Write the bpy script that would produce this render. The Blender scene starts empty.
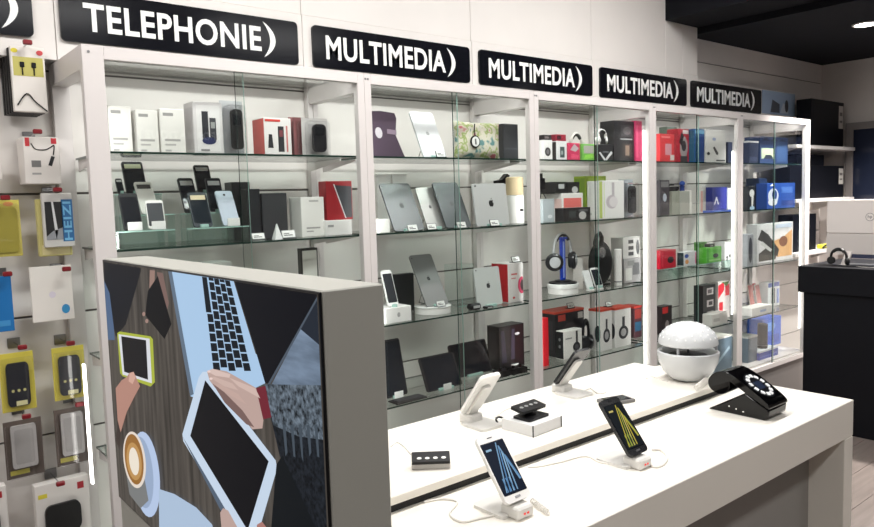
import bpy, bmesh, math, random
from mathutils import Vector, Matrix
random.seed(4)
scene = bpy.context.scene
COL = scene.collection

# ------------------------------------------------------------------ camera
F, YAW, PITCH, ROLL = 731.4, 0.6875, -0.0857, -0.0301
CAM = Vector((-0.7008, -2.5008, 1.58))
fw = Vector((math.sin(YAW)*math.cos(PITCH), math.cos(YAW)*math.cos(PITCH), math.sin(PITCH)))
rt = Vector((math.cos(YAW), -math.sin(YAW), 0)); up = rt.cross(fw)
R2 = math.cos(ROLL)*rt + math.sin(ROLL)*up
U2 = -math.sin(ROLL)*rt + math.cos(ROLL)*up
cd = bpy.data.cameras.new('camera'); cam = bpy.data.objects.new('camera', cd); COL.objects.link(cam)
cd.sensor_width = 36.0; cd.lens = F/874*36; cd.clip_start = 0.05
m = Matrix.Identity(4)
for i in range(3):
    m[i][0], m[i][1], m[i][2], m[i][3] = R2[i], U2[i], -fw[i], CAM[i]
cam.matrix_world = m
scene.camera = cam

# ------------------------------------------------------------------ light and exposure
scene.view_settings.view_transform = 'Standard'
scene.view_settings.look = 'None'
scene.view_settings.gamma = 1
scene.view_settings.use_curve_mapping = False
scene.view_settings.exposure = 0.1
scene.cycles.transparent_max_bounces = 40
scene.cycles.max_bounces = 8
scene.cycles.caustics_reflective = False
scene.cycles.caustics_refractive = False
scene.cycles.sample_clamp_indirect = 6
w = bpy.data.worlds.new('world'); scene.world = w; w.use_nodes = True
w.node_tree.nodes['Background'].inputs[0].default_value = (0.9, 0.93, 1, 1)
w.node_tree.nodes['Background'].inputs[1].default_value = 0.3
# ceiling luminaires of the shop: (x, y, length, width, watts)
LUMS = [(-1.6, -.95, 1.2, .3, 38), (0.6, -.95, 1.2, .3, 42), (2.6, -.95, 1.2, .3, 46),
        (-1.6, -3.2, 1.2, .3, 21), (0.6, -3.2, 1.2, .3, 21), (2.6, -3.2, 1.2, .3, 17)]
CEIL_HI = 3.2

def area(name, loc, sx, sy, watts, col=(1, .99, .97)):
    l = bpy.data.lights.new(name, 'AREA'); l.shape = 'RECTANGLE'; l.size = sx; l.size_y = sy
    l.energy = watts; l.color = col
    o = bpy.data.objects.new(name, l); COL.objects.link(o); o.location = loc
    return o
for x, y, sx, sy, wt in LUMS:
    area('ceiling_panel_light', (x, y, CEIL_HI-.035), sx-.04, sy-.04, wt)

# ------------------------------------------------------------------ pixel helpers (photo pixel -> point on a real plane)
def ray(q): return fw + R2*((q[0]-437)/F) - U2*((q[1]-263.5)/F)
def ony(q, y): d = ray(q); return CAM + d*((y-CAM.y)/d.y)
def onx(q, x): d = ray(q); return CAM + d*((x-CAM.x)/d.x)
def onz(q, z): d = ray(q); return CAM + d*((z-CAM.z)/d.z)

# ------------------------------------------------------------------ materials
MATS = {}
def lin(c):
    o = []
    for v in c[:3]:
        v = v/255.0
        o.append(v/12.92 if v <= .04045 else ((v+.055)/1.055)**2.4)
    return (*o, 1)
def mat(name, rgb=(200, 200, 200), rough=.5, metal=0, spec=.5, emit=0, noise=0, nscale=8, bump=0, coat=0, stretch=None, rot=None):
    key = name
    if key in MATS: return MATS[key]
    M = bpy.data.materials.new(name); M.use_nodes = True; nt = M.node_tree
    b = nt.nodes['Principled BSDF']; c = lin(rgb)
    b.inputs['Base Color'].default_value = c if not emit else (0, 0, 0, 1)
    b.inputs['Roughness'].default_value = rough; b.inputs['Metallic'].default_value = metal
    b.inputs['Specular IOR Level'].default_value = spec
    b.inputs['Coat Weight'].default_value = coat
    if emit:
        b.inputs['Emission Color'].default_value = c; b.inputs['Emission Strength'].default_value = emit
    if noise or bump:
        tc = nt.nodes.new('ShaderNodeTexCoord'); mp = nt.nodes.new('ShaderNodeMapping')
        nt.links.new(tc.outputs['Object'], mp.inputs['Vector'])
        if stretch: mp.inputs['Scale'].default_value = stretch
        if rot: mp.inputs['Rotation'].default_value = rot
        n = nt.nodes.new('ShaderNodeTexNoise'); n.inputs['Scale'].default_value = nscale; n.inputs['Detail'].default_value = 4
        nt.links.new(mp.outputs[0], n.inputs['Vector'])
        if noise:
            r = nt.nodes.new('ShaderNodeValToRGB')
            r.color_ramp.elements[0].position = .3; r.color_ramp.elements[1].position = .7
            r.color_ramp.elements[0].color = (*[v*(1-noise) for v in c[:3]], 1)
            r.color_ramp.elements[1].color = (*[min(1, v*(1+noise)) for v in c[:3]], 1)
            nt.links.new(n.outputs['Fac'], r.inputs['Fac'])
            nt.links.new(r.outputs['Color'], b.inputs['Emission Color' if emit else 'Base Color'])
        if bump:
            bp = nt.nodes.new('ShaderNodeBump'); bp.inputs['Strength'].default_value = bump; bp.inputs['Distance'].default_value = .002
            nt.links.new(n.outputs['Fac'], bp.inputs['Height']); nt.links.new(bp.outputs[0], b.inputs['Normal'])
    MATS[key] = M; return M
def col(rgb, rough=.45, spec=.5):
    return mat('print_%d_%d_%d_%d' % (*rgb, int(rough*100)), rgb, rough, spec=spec)
def glow(rgb, s=1.0):
    return mat('screen_%d_%d_%d_%d' % (*rgb, int(s*100)), rgb, .3, spec=0.02, emit=s)
def glass(name, tint, refl=1.0, base=.0):
    if name in MATS: return MATS[name]
    M = bpy.data.materials.new(name); M.use_nodes = True; nt = M.node_tree; nt.nodes.clear()
    out = nt.nodes.new('ShaderNodeOutputMaterial'); mx = nt.nodes.new('ShaderNodeMixShader')
    t = nt.nodes.new('ShaderNodeBsdfTransparent'); g = nt.nodes.new('ShaderNodeBsdfGlossy')
    def math_(op, i0=None, i1=None):
        q = nt.nodes.new('ShaderNodeMath'); q.operation = op
        for k, v in ((0, i0), (1, i1)):
            if v is None: continue
            if isinstance(v, (int, float)): q.inputs[k].default_value = v
            else: nt.links.new(v, q.inputs[k])
        return q.outputs[0]
    ge = nt.nodes.new('ShaderNodeNewGeometry'); dt = nt.nodes.new('ShaderNodeVectorMath'); dt.operation = 'DOT_PRODUCT'
    nt.links.new(ge.outputs['Incoming'], dt.inputs[0]); nt.links.new(ge.outputs['Normal'], dt.inputs[1])
    sch = math_('POWER', math_('SUBTRACT', 1.0, math_('ABSOLUTE', dt.outputs['Value'])), 5.0)
    fac = math_('ADD', math_('MULTIPLY', math_('ADD', math_('MULTIPLY', sch, .96), .035), refl), base)
    t.inputs[0].default_value = (*tint, 1); g.inputs['Roughness'].default_value = .02
    nt.links.new(fac, mx.inputs[0])
    nt.links.new(t.outputs[0], mx.inputs[1]); nt.links.new(g.outputs[0], mx.inputs[2]); nt.links.new(mx.outputs[0], out.inputs[0])
    MATS[name] = M; return M

M_wall = mat('wall_paint_white', (228, 223, 219), .55, noise=.02, nscale=3)
M_slat = mat('slat_board_white', (226, 221, 217), .42, noise=.02, nscale=3)
M_frame = mat('cabinet_frame_white_lacquer', (214, 208, 206), .38)
M_frameg = mat('cabinet_plinth_grey', (120, 116, 114), .5)
M_glass = glass('clear_door_glass', (.965, .98, .973), 1.05)
M_shelf = glass('clear_shelf_glass', (.95, .985, .97))
M_edge = mat('green_glass_edge', (24, 52, 44), .12)
M_acr = glass('acrylic_clear', (.93, .98, .965), 1.2, .03)
M_acre = mat('acrylic_edge_pale_green', (170, 205, 196), .2)
M_blister = glass('clear_blister_plastic', (.96, .96, .965), 1.1, .015)
M_chrome = mat('chrome', (200, 200, 200), .12, 1)
M_steel = mat('brushed_steel', (150, 150, 152), .3, 1)
M_white = mat('white_plastic', (238, 236, 233), .35)
M_table = mat('table_white_laminate', (240, 235, 226), .28, noise=.012, nscale=2)
M_black = mat('black_plastic', (13, 13, 16), .38, spec=.3)
M_gloss = mat('black_gloss', (4, 4, 5), .05, spec=.35)
M_screen = mat('dark_glass_screen', (12, 15, 22), .1, spec=.35)
M_ceil = mat('black_ceiling_paint', (17, 18, 24), .85, spec=.2, noise=.05)
M_sign = mat('sign_black_acrylic', (17, 18, 24), .15, spec=.22)
M_let = mat('sign_letter_white', (250, 250, 248), .4)
M_totem = mat('totem_grey_lacquer', (164, 163, 156), .45, noise=.01)
M_led = mat('led_diffuser', (255, 252, 246), .5, emit=5)
M_floor = None

# ------------------------------------------------------------------ mesh builder
WORLD = {}
def wl(o): return WORLD.get(o.name, Vector((0, 0, 0)))
def rrect(w, h, r, n=5):
    p = []
    for cx, cy, a0 in ((w/2-r, h/2-r, 0), (-w/2+r, h/2-r, 90), (-w/2+r, -h/2+r, 180), (w/2-r, -h/2+r, 270)):
        for k in range(n+1):
            a = math.radians(a0+90*k/n); p.append((cx+r*math.cos(a), cy+r*math.sin(a)))
    return p
def ell(cx, cy, rx, ry, n=28, tilt=0):
    o = []
    for k in range(n):
        a = 2*math.pi*k/n; x, y = rx*math.cos(a), ry*math.sin(a)
        o.append((cx+x*math.cos(tilt)-y*math.sin(tilt), cy+x*math.sin(tilt)+y*math.cos(tilt)))
    return o
class MB:
    def __init__(s): s.v = []; s.f = []; s.m = []
    def add(s, vs, fs, m=0):
        b = len(s.v); s.v += [Vector(v) for v in vs]
        for f in fs: s.f.append([b+i for i in f]); s.m.append(m)
        return s
    def box(s, x0, x1, y0, y1, z0, z1, m=0, bev=0):
        if x0 > x1: x0, x1 = x1, x0
        if y0 > y1: y0, y1 = y1, y0
        if z0 > z1: z0, z1 = z1, z0
        bev = min(bev, (x1-x0)*.45, (y1-y0)*.45, (z1-z0)*.45)
        if bev <= 0:
            vs = [(x, y, z) for x in (x0, x1) for y in (y0, y1) for z in (z0, z1)]
            return s.add(vs, [(0, 1, 3, 2), (4, 6, 7, 5), (0, 4, 5, 1), (2, 3, 7, 6), (0, 2, 6, 4), (1, 5, 7, 3)], m)
        vs = []; idx = {}
        for ix, X in enumerate((x0, x1)):
            for iy, Y in enumerate((y0, y1)):
                for iz, Z in enumerate((z0, z1)):
                    sx, sy, sz = (1 if ix else -1), (1 if iy else -1), (1 if iz else -1)
                    for ax in range(3):
                        idx[(ix, iy, iz, ax)] = len(vs)
                        vs.append((X-(sx*bev if ax != 0 else 0), Y-(sy*bev if ax != 1 else 0), Z-(sz*bev if ax != 2 else 0)))
        I = idx; fs = []
        for i in (0, 1):
            fs.append([I[(i, a, b, 0)] for a, b in ((0, 0), (1, 0), (1, 1), (0, 1))])
            fs.append([I[(a, i, b, 1)] for a, b in ((0, 0), (1, 0), (1, 1), (0, 1))])
            fs.append([I[(a, b, i, 2)] for a, b in ((0, 0), (1, 0), (1, 1), (0, 1))])
        for a in (0, 1):
            for b in (0, 1):
                fs.append([I[(0, a, b, 1)], I[(1, a, b, 1)], I[(1, a, b, 2)], I[(0, a, b, 2)]])
                fs.append([I[(a, 0, b, 0)], I[(a, 1, b, 0)], I[(a, 1, b, 2)], I[(a, 0, b, 2)]])
                fs.append([I[(a, b, 0, 0)], I[(a, b, 1, 0)], I[(a, b, 1, 1)], I[(a, b, 0, 1)]])
                for c in (0, 1): fs.append([I[(a, b, c, 0)], I[(a, b, c, 1)], I[(a, b, c, 2)]])
        return s.add(vs, fs, m)
    def prism(s, poly, o, ux, uy, dep, m=0, side=None):
        o, ux, uy = Vector(o), Vector(ux), Vector(uy); n = ux.cross(uy).normalized()
        k = len(poly)
        vs = [o+ux*a+uy*b for a, b in poly] + [o+ux*a+uy*b+n*dep for a, b in poly]
        s.add(vs, [list(range(k))[::-1], list(range(k, 2*k))], m)
        b = len(s.v)-2*k
        for i in range(k):
            j = (i+1) % k; s.f.append([b+i, b+j, b+k+j, b+k+i]); s.m.append(m if side is None else side)
        return s
    def flat(s, pts, m=0): return s.add(pts, [list(range(len(pts)))], m)
    def lathe(s, prof, c=(0, 0, 0), n=32, m=0, sx=1, sy=1):
        c = Vector(c); b = len(s.v); k = len(prof)
        for i in range(n):
            a = 2*math.pi*i/n
            for r, z in prof: s.v.append(c+Vector((r*math.cos(a)*sx, r*math.sin(a)*sy, z)))
        for i in range(n):
            j = (i+1) % n
            for q in range(k-1):
                f = [b+i*k+q, b+j*k+q, b+j*k+q+1, b+i*k+q+1]
                s.f.append(f); s.m.append(m)
        return s
    def tube(s, path, r, n=8, m=0, closed=False, rr=None):
        P = [Vector(p) for p in path]; k = len(P); b = len(s.v); prev = None
        for i, p in enumerate(P):
            a = P[i-1] if (i > 0 or closed) else P[i]; c = P[(i+1) % k] if (i < k-1 or closed) else P[i]
            t = (c-a).normalized()
            if prev is None:
                u = t.orthogonal().normalized()
            else:
                u = (prev - t*prev.dot(t))
                u = u.normalized() if u.length > 1e-6 else t.orthogonal().normalized()
            prev = u; v = t.cross(u); R = rr[i] if rr else r
            for q in range(n):
                an = 2*math.pi*q/n; s.v.append(p+u*(R*math.cos(an))+v*(R*math.sin(an)))
        for i in range(k if closed else k-1):
            j = (i+1) % k
            for q in range(n):
                q2 = (q+1) % n; s.f.append([b+i*n+q, b+i*n+q2, b+j*n+q2, b+j*n+q]); s.m.append(m)
        if not closed:
            s.f.append([b+q for q in range(n)][::-1]); s.m.append(m)
            s.f.append([b+(k-1)*n+q for q in range(n)]); s.m.append(m)
        return s
    def sphere(s, c, r, m=0, n=16, k=10, sc=(1, 1, 1)):
        prof = [(r*math.sin(math.pi*i/k), -r*math.cos(math.pi*i/k)) for i in range(k+1)]
        b = len(s.v); s.lathe(prof, (0, 0, 0), n, m)
        c = Vector(c)
        for i in range(b, len(s.v)):
            v = s.v[i]; s.v[i] = Vector((v.x*sc[0], v.y*sc[1], v.z*sc[2]))+c
        return s
    def build(s, name, mats, parent=None, local=False, smooth=35, origin=None):
        if not isinstance(mats, (list, tuple)): mats = [mats]
        off = Vector((0, 0, 0))
        if not local:
            if parent is not None: off = wl(parent)
            elif origin is not None: off = Vector(origin)
            elif s.v:
                xs = [v.x for v in s.v]; ys = [v.y for v in s.v]; zs = [v.z for v in s.v]
                off = Vector(((min(xs)+max(xs))/2, (min(ys)+max(ys))/2, min(zs)))
        me = bpy.data.meshes.new(name)
        me.from_pydata([v-off for v in s.v], [], s.f)
        for M in mats: me.materials.append(M)
        me.polygons.foreach_set('material_index', s.m)
        bm = bmesh.new(); bm.from_mesh(me)
        bmesh.ops.remove_doubles(bm, verts=bm.verts, dist=1e-6)
        bmesh.ops.recalc_face_normals(bm, faces=bm.faces); bm.to_mesh(me); bm.free()
        if smooth:
            me.polygons.foreach_set('use_smooth', [True]*len(me.polygons)); me.set_sharp_from_angle(angle=math.radians(smooth))
        me.update()
        o = bpy.data.objects.new(name, me); COL.objects.link(o)
        if parent is not None:
            o.parent = parent; WORLD[o.name] = wl(parent).copy()
        else:
            o.location = off; WORLD[o.name] = off.copy()
        return o
LABELS = {}
def tag(o, label=None, cat=None, group=None, kind=None):
    if label: o['label'] = label
    if cat: o['category'] = cat
    if group: o['group'] = group
    if kind: o['kind'] = kind
    return o
def thing(name, label, cat, loc=(0, 0, 0), group=None, rotz=0):
    o = bpy.data.objects.new(name, None); COL.objects.link(o); o.location = loc; o.rotation_euler[2] = rotz
    o.empty_display_size = .05; WORLD[o.name] = Vector(loc)
    return tag(o, label, cat, group)
def struct(mb, name, mats, label=None, parent=None):
    o = mb.build(name, mats, parent)
    if parent is None: o['kind'] = 'structure'
    if label: o['label'] = label
    return o
def copy_tree(o, parent=None):
    c = o.copy(); COL.objects.link(c); c.parent = parent
    for ch in list(o.children): copy_tree(ch, c)
    return c
def text_mesh(body, size, extrude=.001, offset=0.0, sx=1.0, align='CENTER'):
    cu = bpy.data.curves.new('lettering', 'FONT'); cu.body = body; cu.size = size; cu.extrude = extrude; cu.offset = offset
    cu.align_x = align; cu.align_y = 'CENTER'; cu.resolution_u = 4; cu.space_character = 1.06
    ob = bpy.data.objects.new('lettering', cu); COL.objects.link(ob)
    bpy.context.view_layer.update()
    me = bpy.data.meshes.new_from_object(ob.evaluated_get(bpy.context.evaluated_depsgraph_get()))
    bpy.data.objects.remove(ob); bpy.data.curves.remove(cu)
    return me
def text(name, body, size, o, ux, uy, M, parent, extrude=.001, offset=0.0, width=None, height=None):
    """lettering on a plane: o centre, ux right, uy up; width/height fit the letters"""
    me = text_mesh(body, size, extrude, offset)
    xs = [v.co.x for v in me.vertices]; ys = [v.co.y for v in me.vertices]
    cx, cy = (min(xs)+max(xs))/2, (min(ys)+max(ys))/2
    fx = width/(max(xs)-min(xs)) if width else 1; fy = height/(max(ys)-min(ys)) if height else fx
    ux, uy = Vector(ux).normalized(), Vector(uy).normalized(); n = ux.cross(uy)
    off = wl(parent)
    for v in me.vertices:
        c = v.co.copy(); v.co = Vector(o)+ux*((c.x-cx)*fx)+uy*((c.y-cy)*fy)+n*(c.z+extrude)-off
    me.materials.clear(); me.materials.append(M)
    ob = bpy.data.objects.new(name, me); COL.objects.link(ob); ob.parent = parent; WORLD[ob.name] = off.copy()
    return ob

# ------------------------------------------------------------------ the setting
YW = 0.45; XR = 6.28; YF = -4.5; XL = -3.2; ZB = 2.69
fm = bpy.data.materials.new('floor_grey_wood'); fm.use_nodes = True
nt = fm.node_tree; b = nt.nodes['Principled BSDF']; b.inputs['Roughness'].default_value = .4
tc = nt.nodes.new('ShaderNodeTexCoord'); mp = nt.nodes.new('ShaderNodeMapping'); mp.inputs['Scale'].default_value = (1.2, 14, 1)
n1 = nt.nodes.new('ShaderNodeTexNoise'); n1.inputs['Scale'].default_value = 2.5; n1.inputs['Detail'].default_value = 5
r1 = nt.nodes.new('ShaderNodeValToRGB'); r1.color_ramp.elements[0].color = lin((104, 94, 89)); r1.color_ramp.elements[1].color = lin((146, 134, 128))
nt.links.new(tc.outputs['Object'], mp.inputs[0]); nt.links.new(mp.outputs[0], n1.inputs['Vector']); nt.links.new(n1.outputs['Fac'], r1.inputs['Fac']); nt.links.new(r1.outputs[0], b.inputs['Base Color'])
floor = struct(MB().box(XL, XR, YF, YW+.05, -.06, -.004), 'floor', mat('floor_underlay', (110, 100, 95), .6), 'grey wood-look floor')
for i, yy in enumerate([-4.5+.18*k for k in range(28)]):        # planks run along the room
    y1 = min(yy+.177, YW)
    if y1 - yy < .02: continue
    x = XL + (i*.43 % 1.2) - 1.2
    while x < XR:
        a, c = max(x, XL), min(x+1.197, XR)
        if c-a > .05 and c > 1.5 and yy < -.2: MB().box(a, c, yy, y1, -.004, 0).build('plank', fm, floor)
        x += 1.2
    MB().box(XL, 1.5, yy, y1, -.0045, -.0005).build('plank', fm, floor) if yy < -.2 else None

wb = struct(MB().box(XL, XR+.1, YW+.012, YW+.1, 0, 3.3), 'wall_back', mat('wall_groove_grey', (120, 115, 112), .7), 'white slatted back wall')
zs = [0, .327, .767, 1.207, 1.647, 2.087, 2.527, 3.3]
for k in range(len(zs)-1):
    for xa, xb in ((XL, -1.2), (-1.2, -.0), (.0, 2.05), (2.05, 4.1), (4.1, XR)):
        MB().box(xa+.001, xb-.001, YW, YW+.012, zs[k]+.004, zs[k+1]-.004, bev=.0015).build('panel', M_slat, wb)
wr = struct(MB().box(XR, XR+.1, YF, YW+.012, 0, ZB+.7), 'wall_right', mat('wall_right_paint', (214, 207, 203), .6, noise=.02))
wf = struct(MB().box(XL, XR+.1, YF-.1, YF, 0, 3.3), 'wall_front', mat('wall_front_grey', (118, 115, 113), .7))
wlft = struct(MB().box(XL-.1, XL, YF-.1, YW+.1, 0, 3.3), 'wall_left', mat('wall_left_grey', (135, 132, 129), .7))
XS = 3.70
struct(MB().box(XL-.1, XS, YF-.1, YW+.1, CEIL_HI, CEIL_HI+.1), 'ceiling', mat('ceiling_white', (232, 230, 226), .7))
cb = struct(MB().box(XS, XR+.1, YF-.1, YW+.1, ZB+.045, CEIL_HI+.1).box(4.09, XR+.1, YF-.1, YW+.1, ZB, ZB+.045), 'ceiling_lowered', M_ceil, 'matt black lowered ceiling')
# header board that carries the signs, proud of the wall
YS = .365
hb = thing('trim_1', 'white header board behind the signs', None, (1.5, YS, 2.0)); hb['kind'] = 'structure'
for xa, xb in ((-3.0, -1.03), (-1.03, -.0475), (-.0475, .935), (.935, 1.93), (1.93, 2.915), (2.915, 3.699), (3.699, 3.905), (3.905, 4.09)):
    MB().box(xa+.0012, xb-.0012, YS, YW, 2.112, 2.40, bev=.0015).build('panel', M_wall, hb)
    MB().box(xa+.0012, xb-.0012, YS+.006, YW, 2.402, 3.2 if xb < XS else (ZB+.045), bev=.0015).build('panel', M_wall, hb)

def sign(label, body, xa, xb, z0, z1, y, facing=-1, tx=(.08, .82), arc=True, th=.62, off=.0022):
    r = thing('shop_sign', label, 'sign', ((xa+xb)/2, y, z0))
    W, H = xb-xa, z1-z0
    ux = Vector((1, 0, 0)) if facing < 0 else Vector((-1, 0, 0)); uz = Vector((0, 0, 1)); n = ux.cross(uz)
    c = Vector(((xa+xb)/2, y, (z0+z1)/2))
    MB().prism(rrect(W, H, .018), c, ux, uz, .012).build('panel', M_sign, r)
    f = c + n*.012
    if body:
        cx = (tx[0]+tx[1])/2-.5
        text('lettering', body, .1, f+ux*(cx*W), ux, uz, M_let, r, .0012, off, (tx[1]-tx[0])*W, H*th)
    if arc:
        pts, q = [], []
        for k in range(17):
            t = -1+2*k/16; pts.append((H*.30*(1-t*t)**.9, H*.40*t))
        for k in range(17):
            t = 1-2*k/16; q.append((H*.17*(1-t*t)-.0006, H*.40*t*.985))
        MB().prism(pts+q[1:-1], f+ux*((tx[1]+.012)*W-W/2), ux, uz, .0022).build('arc_mark', M_let, r)
    return r
SZ0, SZ1 = 2.181, 2.362
sign('black sign reading TELEPHONIE in white capitals', 'TELEPHONIE', -.032, .905, SZ0, SZ1, YS, tx=(.082, .815), th=.56)
for i, (xa, xb, wd) in enumerate(((.978, 1.903, 'black MULTIMEDIA sign next to the TELEPHONIE sign'), (1.972, 2.9, 'black MULTIMEDIA sign, second one after the TELEPHONIE sign'),
                  (2.975, 3.925, 'black MULTIMEDIA sign, third one after the TELEPHONIE sign'), (3.985, 4.98, 'black MULTIMEDIA sign beside the pale blue poster'))):
    if i < 3: sign(wd, 'MULTIMEDIA', xa, xb, SZ0, SZ1, YS, tx=(.07, .82), th=.58)
    else: sign(wd, 'MULTIMEDIA', xa, xb, SZ0, SZ1, YS, tx=(.07, .82), th=.58)
sign('black sign cut off at the left edge of the photo', '', -1.06, -.118, SZ0, SZ1, YS, tx=(.08, .885))
for xa in (1.46, .42):
    sign('black INFORMATIQUE sign on the opposite wall%s' % (' near the corner' if xa < 1 else ''), 'INFORMATIQUE', xa, xa+1.0, SZ0, SZ1, YF+.0005, facing=1, tx=(.06, .86), th=.5)
# header board behind the fourth sign and the poster
MB().box(4.092, 5.6, YS, YW, 2.112, 2.38, bev=.0015).build('panel', M_wall, hb)

# poster on the header, beside the last sign
po = thing('poster', 'pale blue poster beside the last sign above the cabinets', 'poster', (5.27, YS, 2.181))
MB().box(5.01, 5.56, YS-.006, YS, 2.19, 2.372, bev=.001).build('board', col((150, 172, 200)), po)
pm = MB()
pm.prism([(-.13, -.07), (.02, -.07), (.02, .0), (-.1, .03)], (5.27, YS-.0061, 2.275), (1, 0, 0), (0, 0, 1), .0008, 0)
pm.prism([(-.0, -.07), (.14, -.07), (.13, -.01), (.05, .01), (.02, -.03)], (5.3, YS-.0061, 2.275), (1, 0, 0), (0, 0, 1), .0008, 1)
pm.prism(ell(.11, -.01, .03, .05, 14), (5.3, YS-.0068, 2.275), (1, 0, 0), (0, 0, 1), .0008, 2)
pm.build('picture', [col((70, 76, 88)), col((190, 200, 212)), col((60, 60, 68))], po)

# window with a dark pane in the right wall
wn = thing('window_1', 'dark blue glazed window in the right wall', None, (XR, -.6, 1.0)); wn['kind'] = 'structure'
MB().box(XR-.03, XR, -1.9, .23, 2.09, 2.15).box(XR-.03, XR, .17, .23, .9, 2.09).box(XR-.03, XR, -1.9, .17, .9, .96).build('window_frame', mat('frame_grey', (128, 122, 120), .5), wn)
MB().box(XR-.012, XR-.004, -1.9, .17, .96, 2.09).build('pane', mat('window_dark_blue', (34, 40, 58), .12), wn)

# downlight in the black ceiling
dl = onz((866, 24), ZB)
def downlight(x, y, label):
    d = thing('ceiling_downlight', label, 'downlight', (x, y, ZB), 'downlights in the black ceiling')
    MB().lathe([(.07, 0), (.085, 0), (.085, -.006), (.07, -.006), (.07, 0)], (x, y, ZB), 28).build('ring', M_white, d)
    MB().lathe([(0, -.0045), (.07, -.0045), (.07, -.001), (0, -.001)], (x, y, ZB), 28).build('lens', mat('downlight_lens', (255, 250, 240), .5, emit=14), d)
    l = bpy.data.lights.new('downlight_lamp', 'SPOT'); l.energy = 360; l.spot_size = math.radians(110); l.spot_blend = .7; l.shadow_soft_size = .06; l.color = (1, .95, .9)
    o = bpy.data.objects.new('downlight_lamp', l); COL.objects.link(o); o.location = (0, 0, -.02); o.parent = d
downlight(dl.x, dl.y, 'round white downlight in the black ceiling at the right edge')
downlight(dl.x, dl.y-1.6, 'round white downlight in the black ceiling, above the counter')
downlight(5.75, -.75, 'added white downlight in the black ceiling, out of view near the window')  # added out of view to brighten the wall beyond the cabinets
for x, y, sx, sy, wt in LUMS:
    q = thing('ceiling_light', 'flat white ceiling panel light', 'ceiling light', (x, y, CEIL_HI-.03), 'ceiling panel lights above the sales floor')
    MB().box(x-sx/2, x+sx/2, y-sy/2, y+sy/2, CEIL_HI-.03, CEIL_HI).build('housing', M_white, q)

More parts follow.
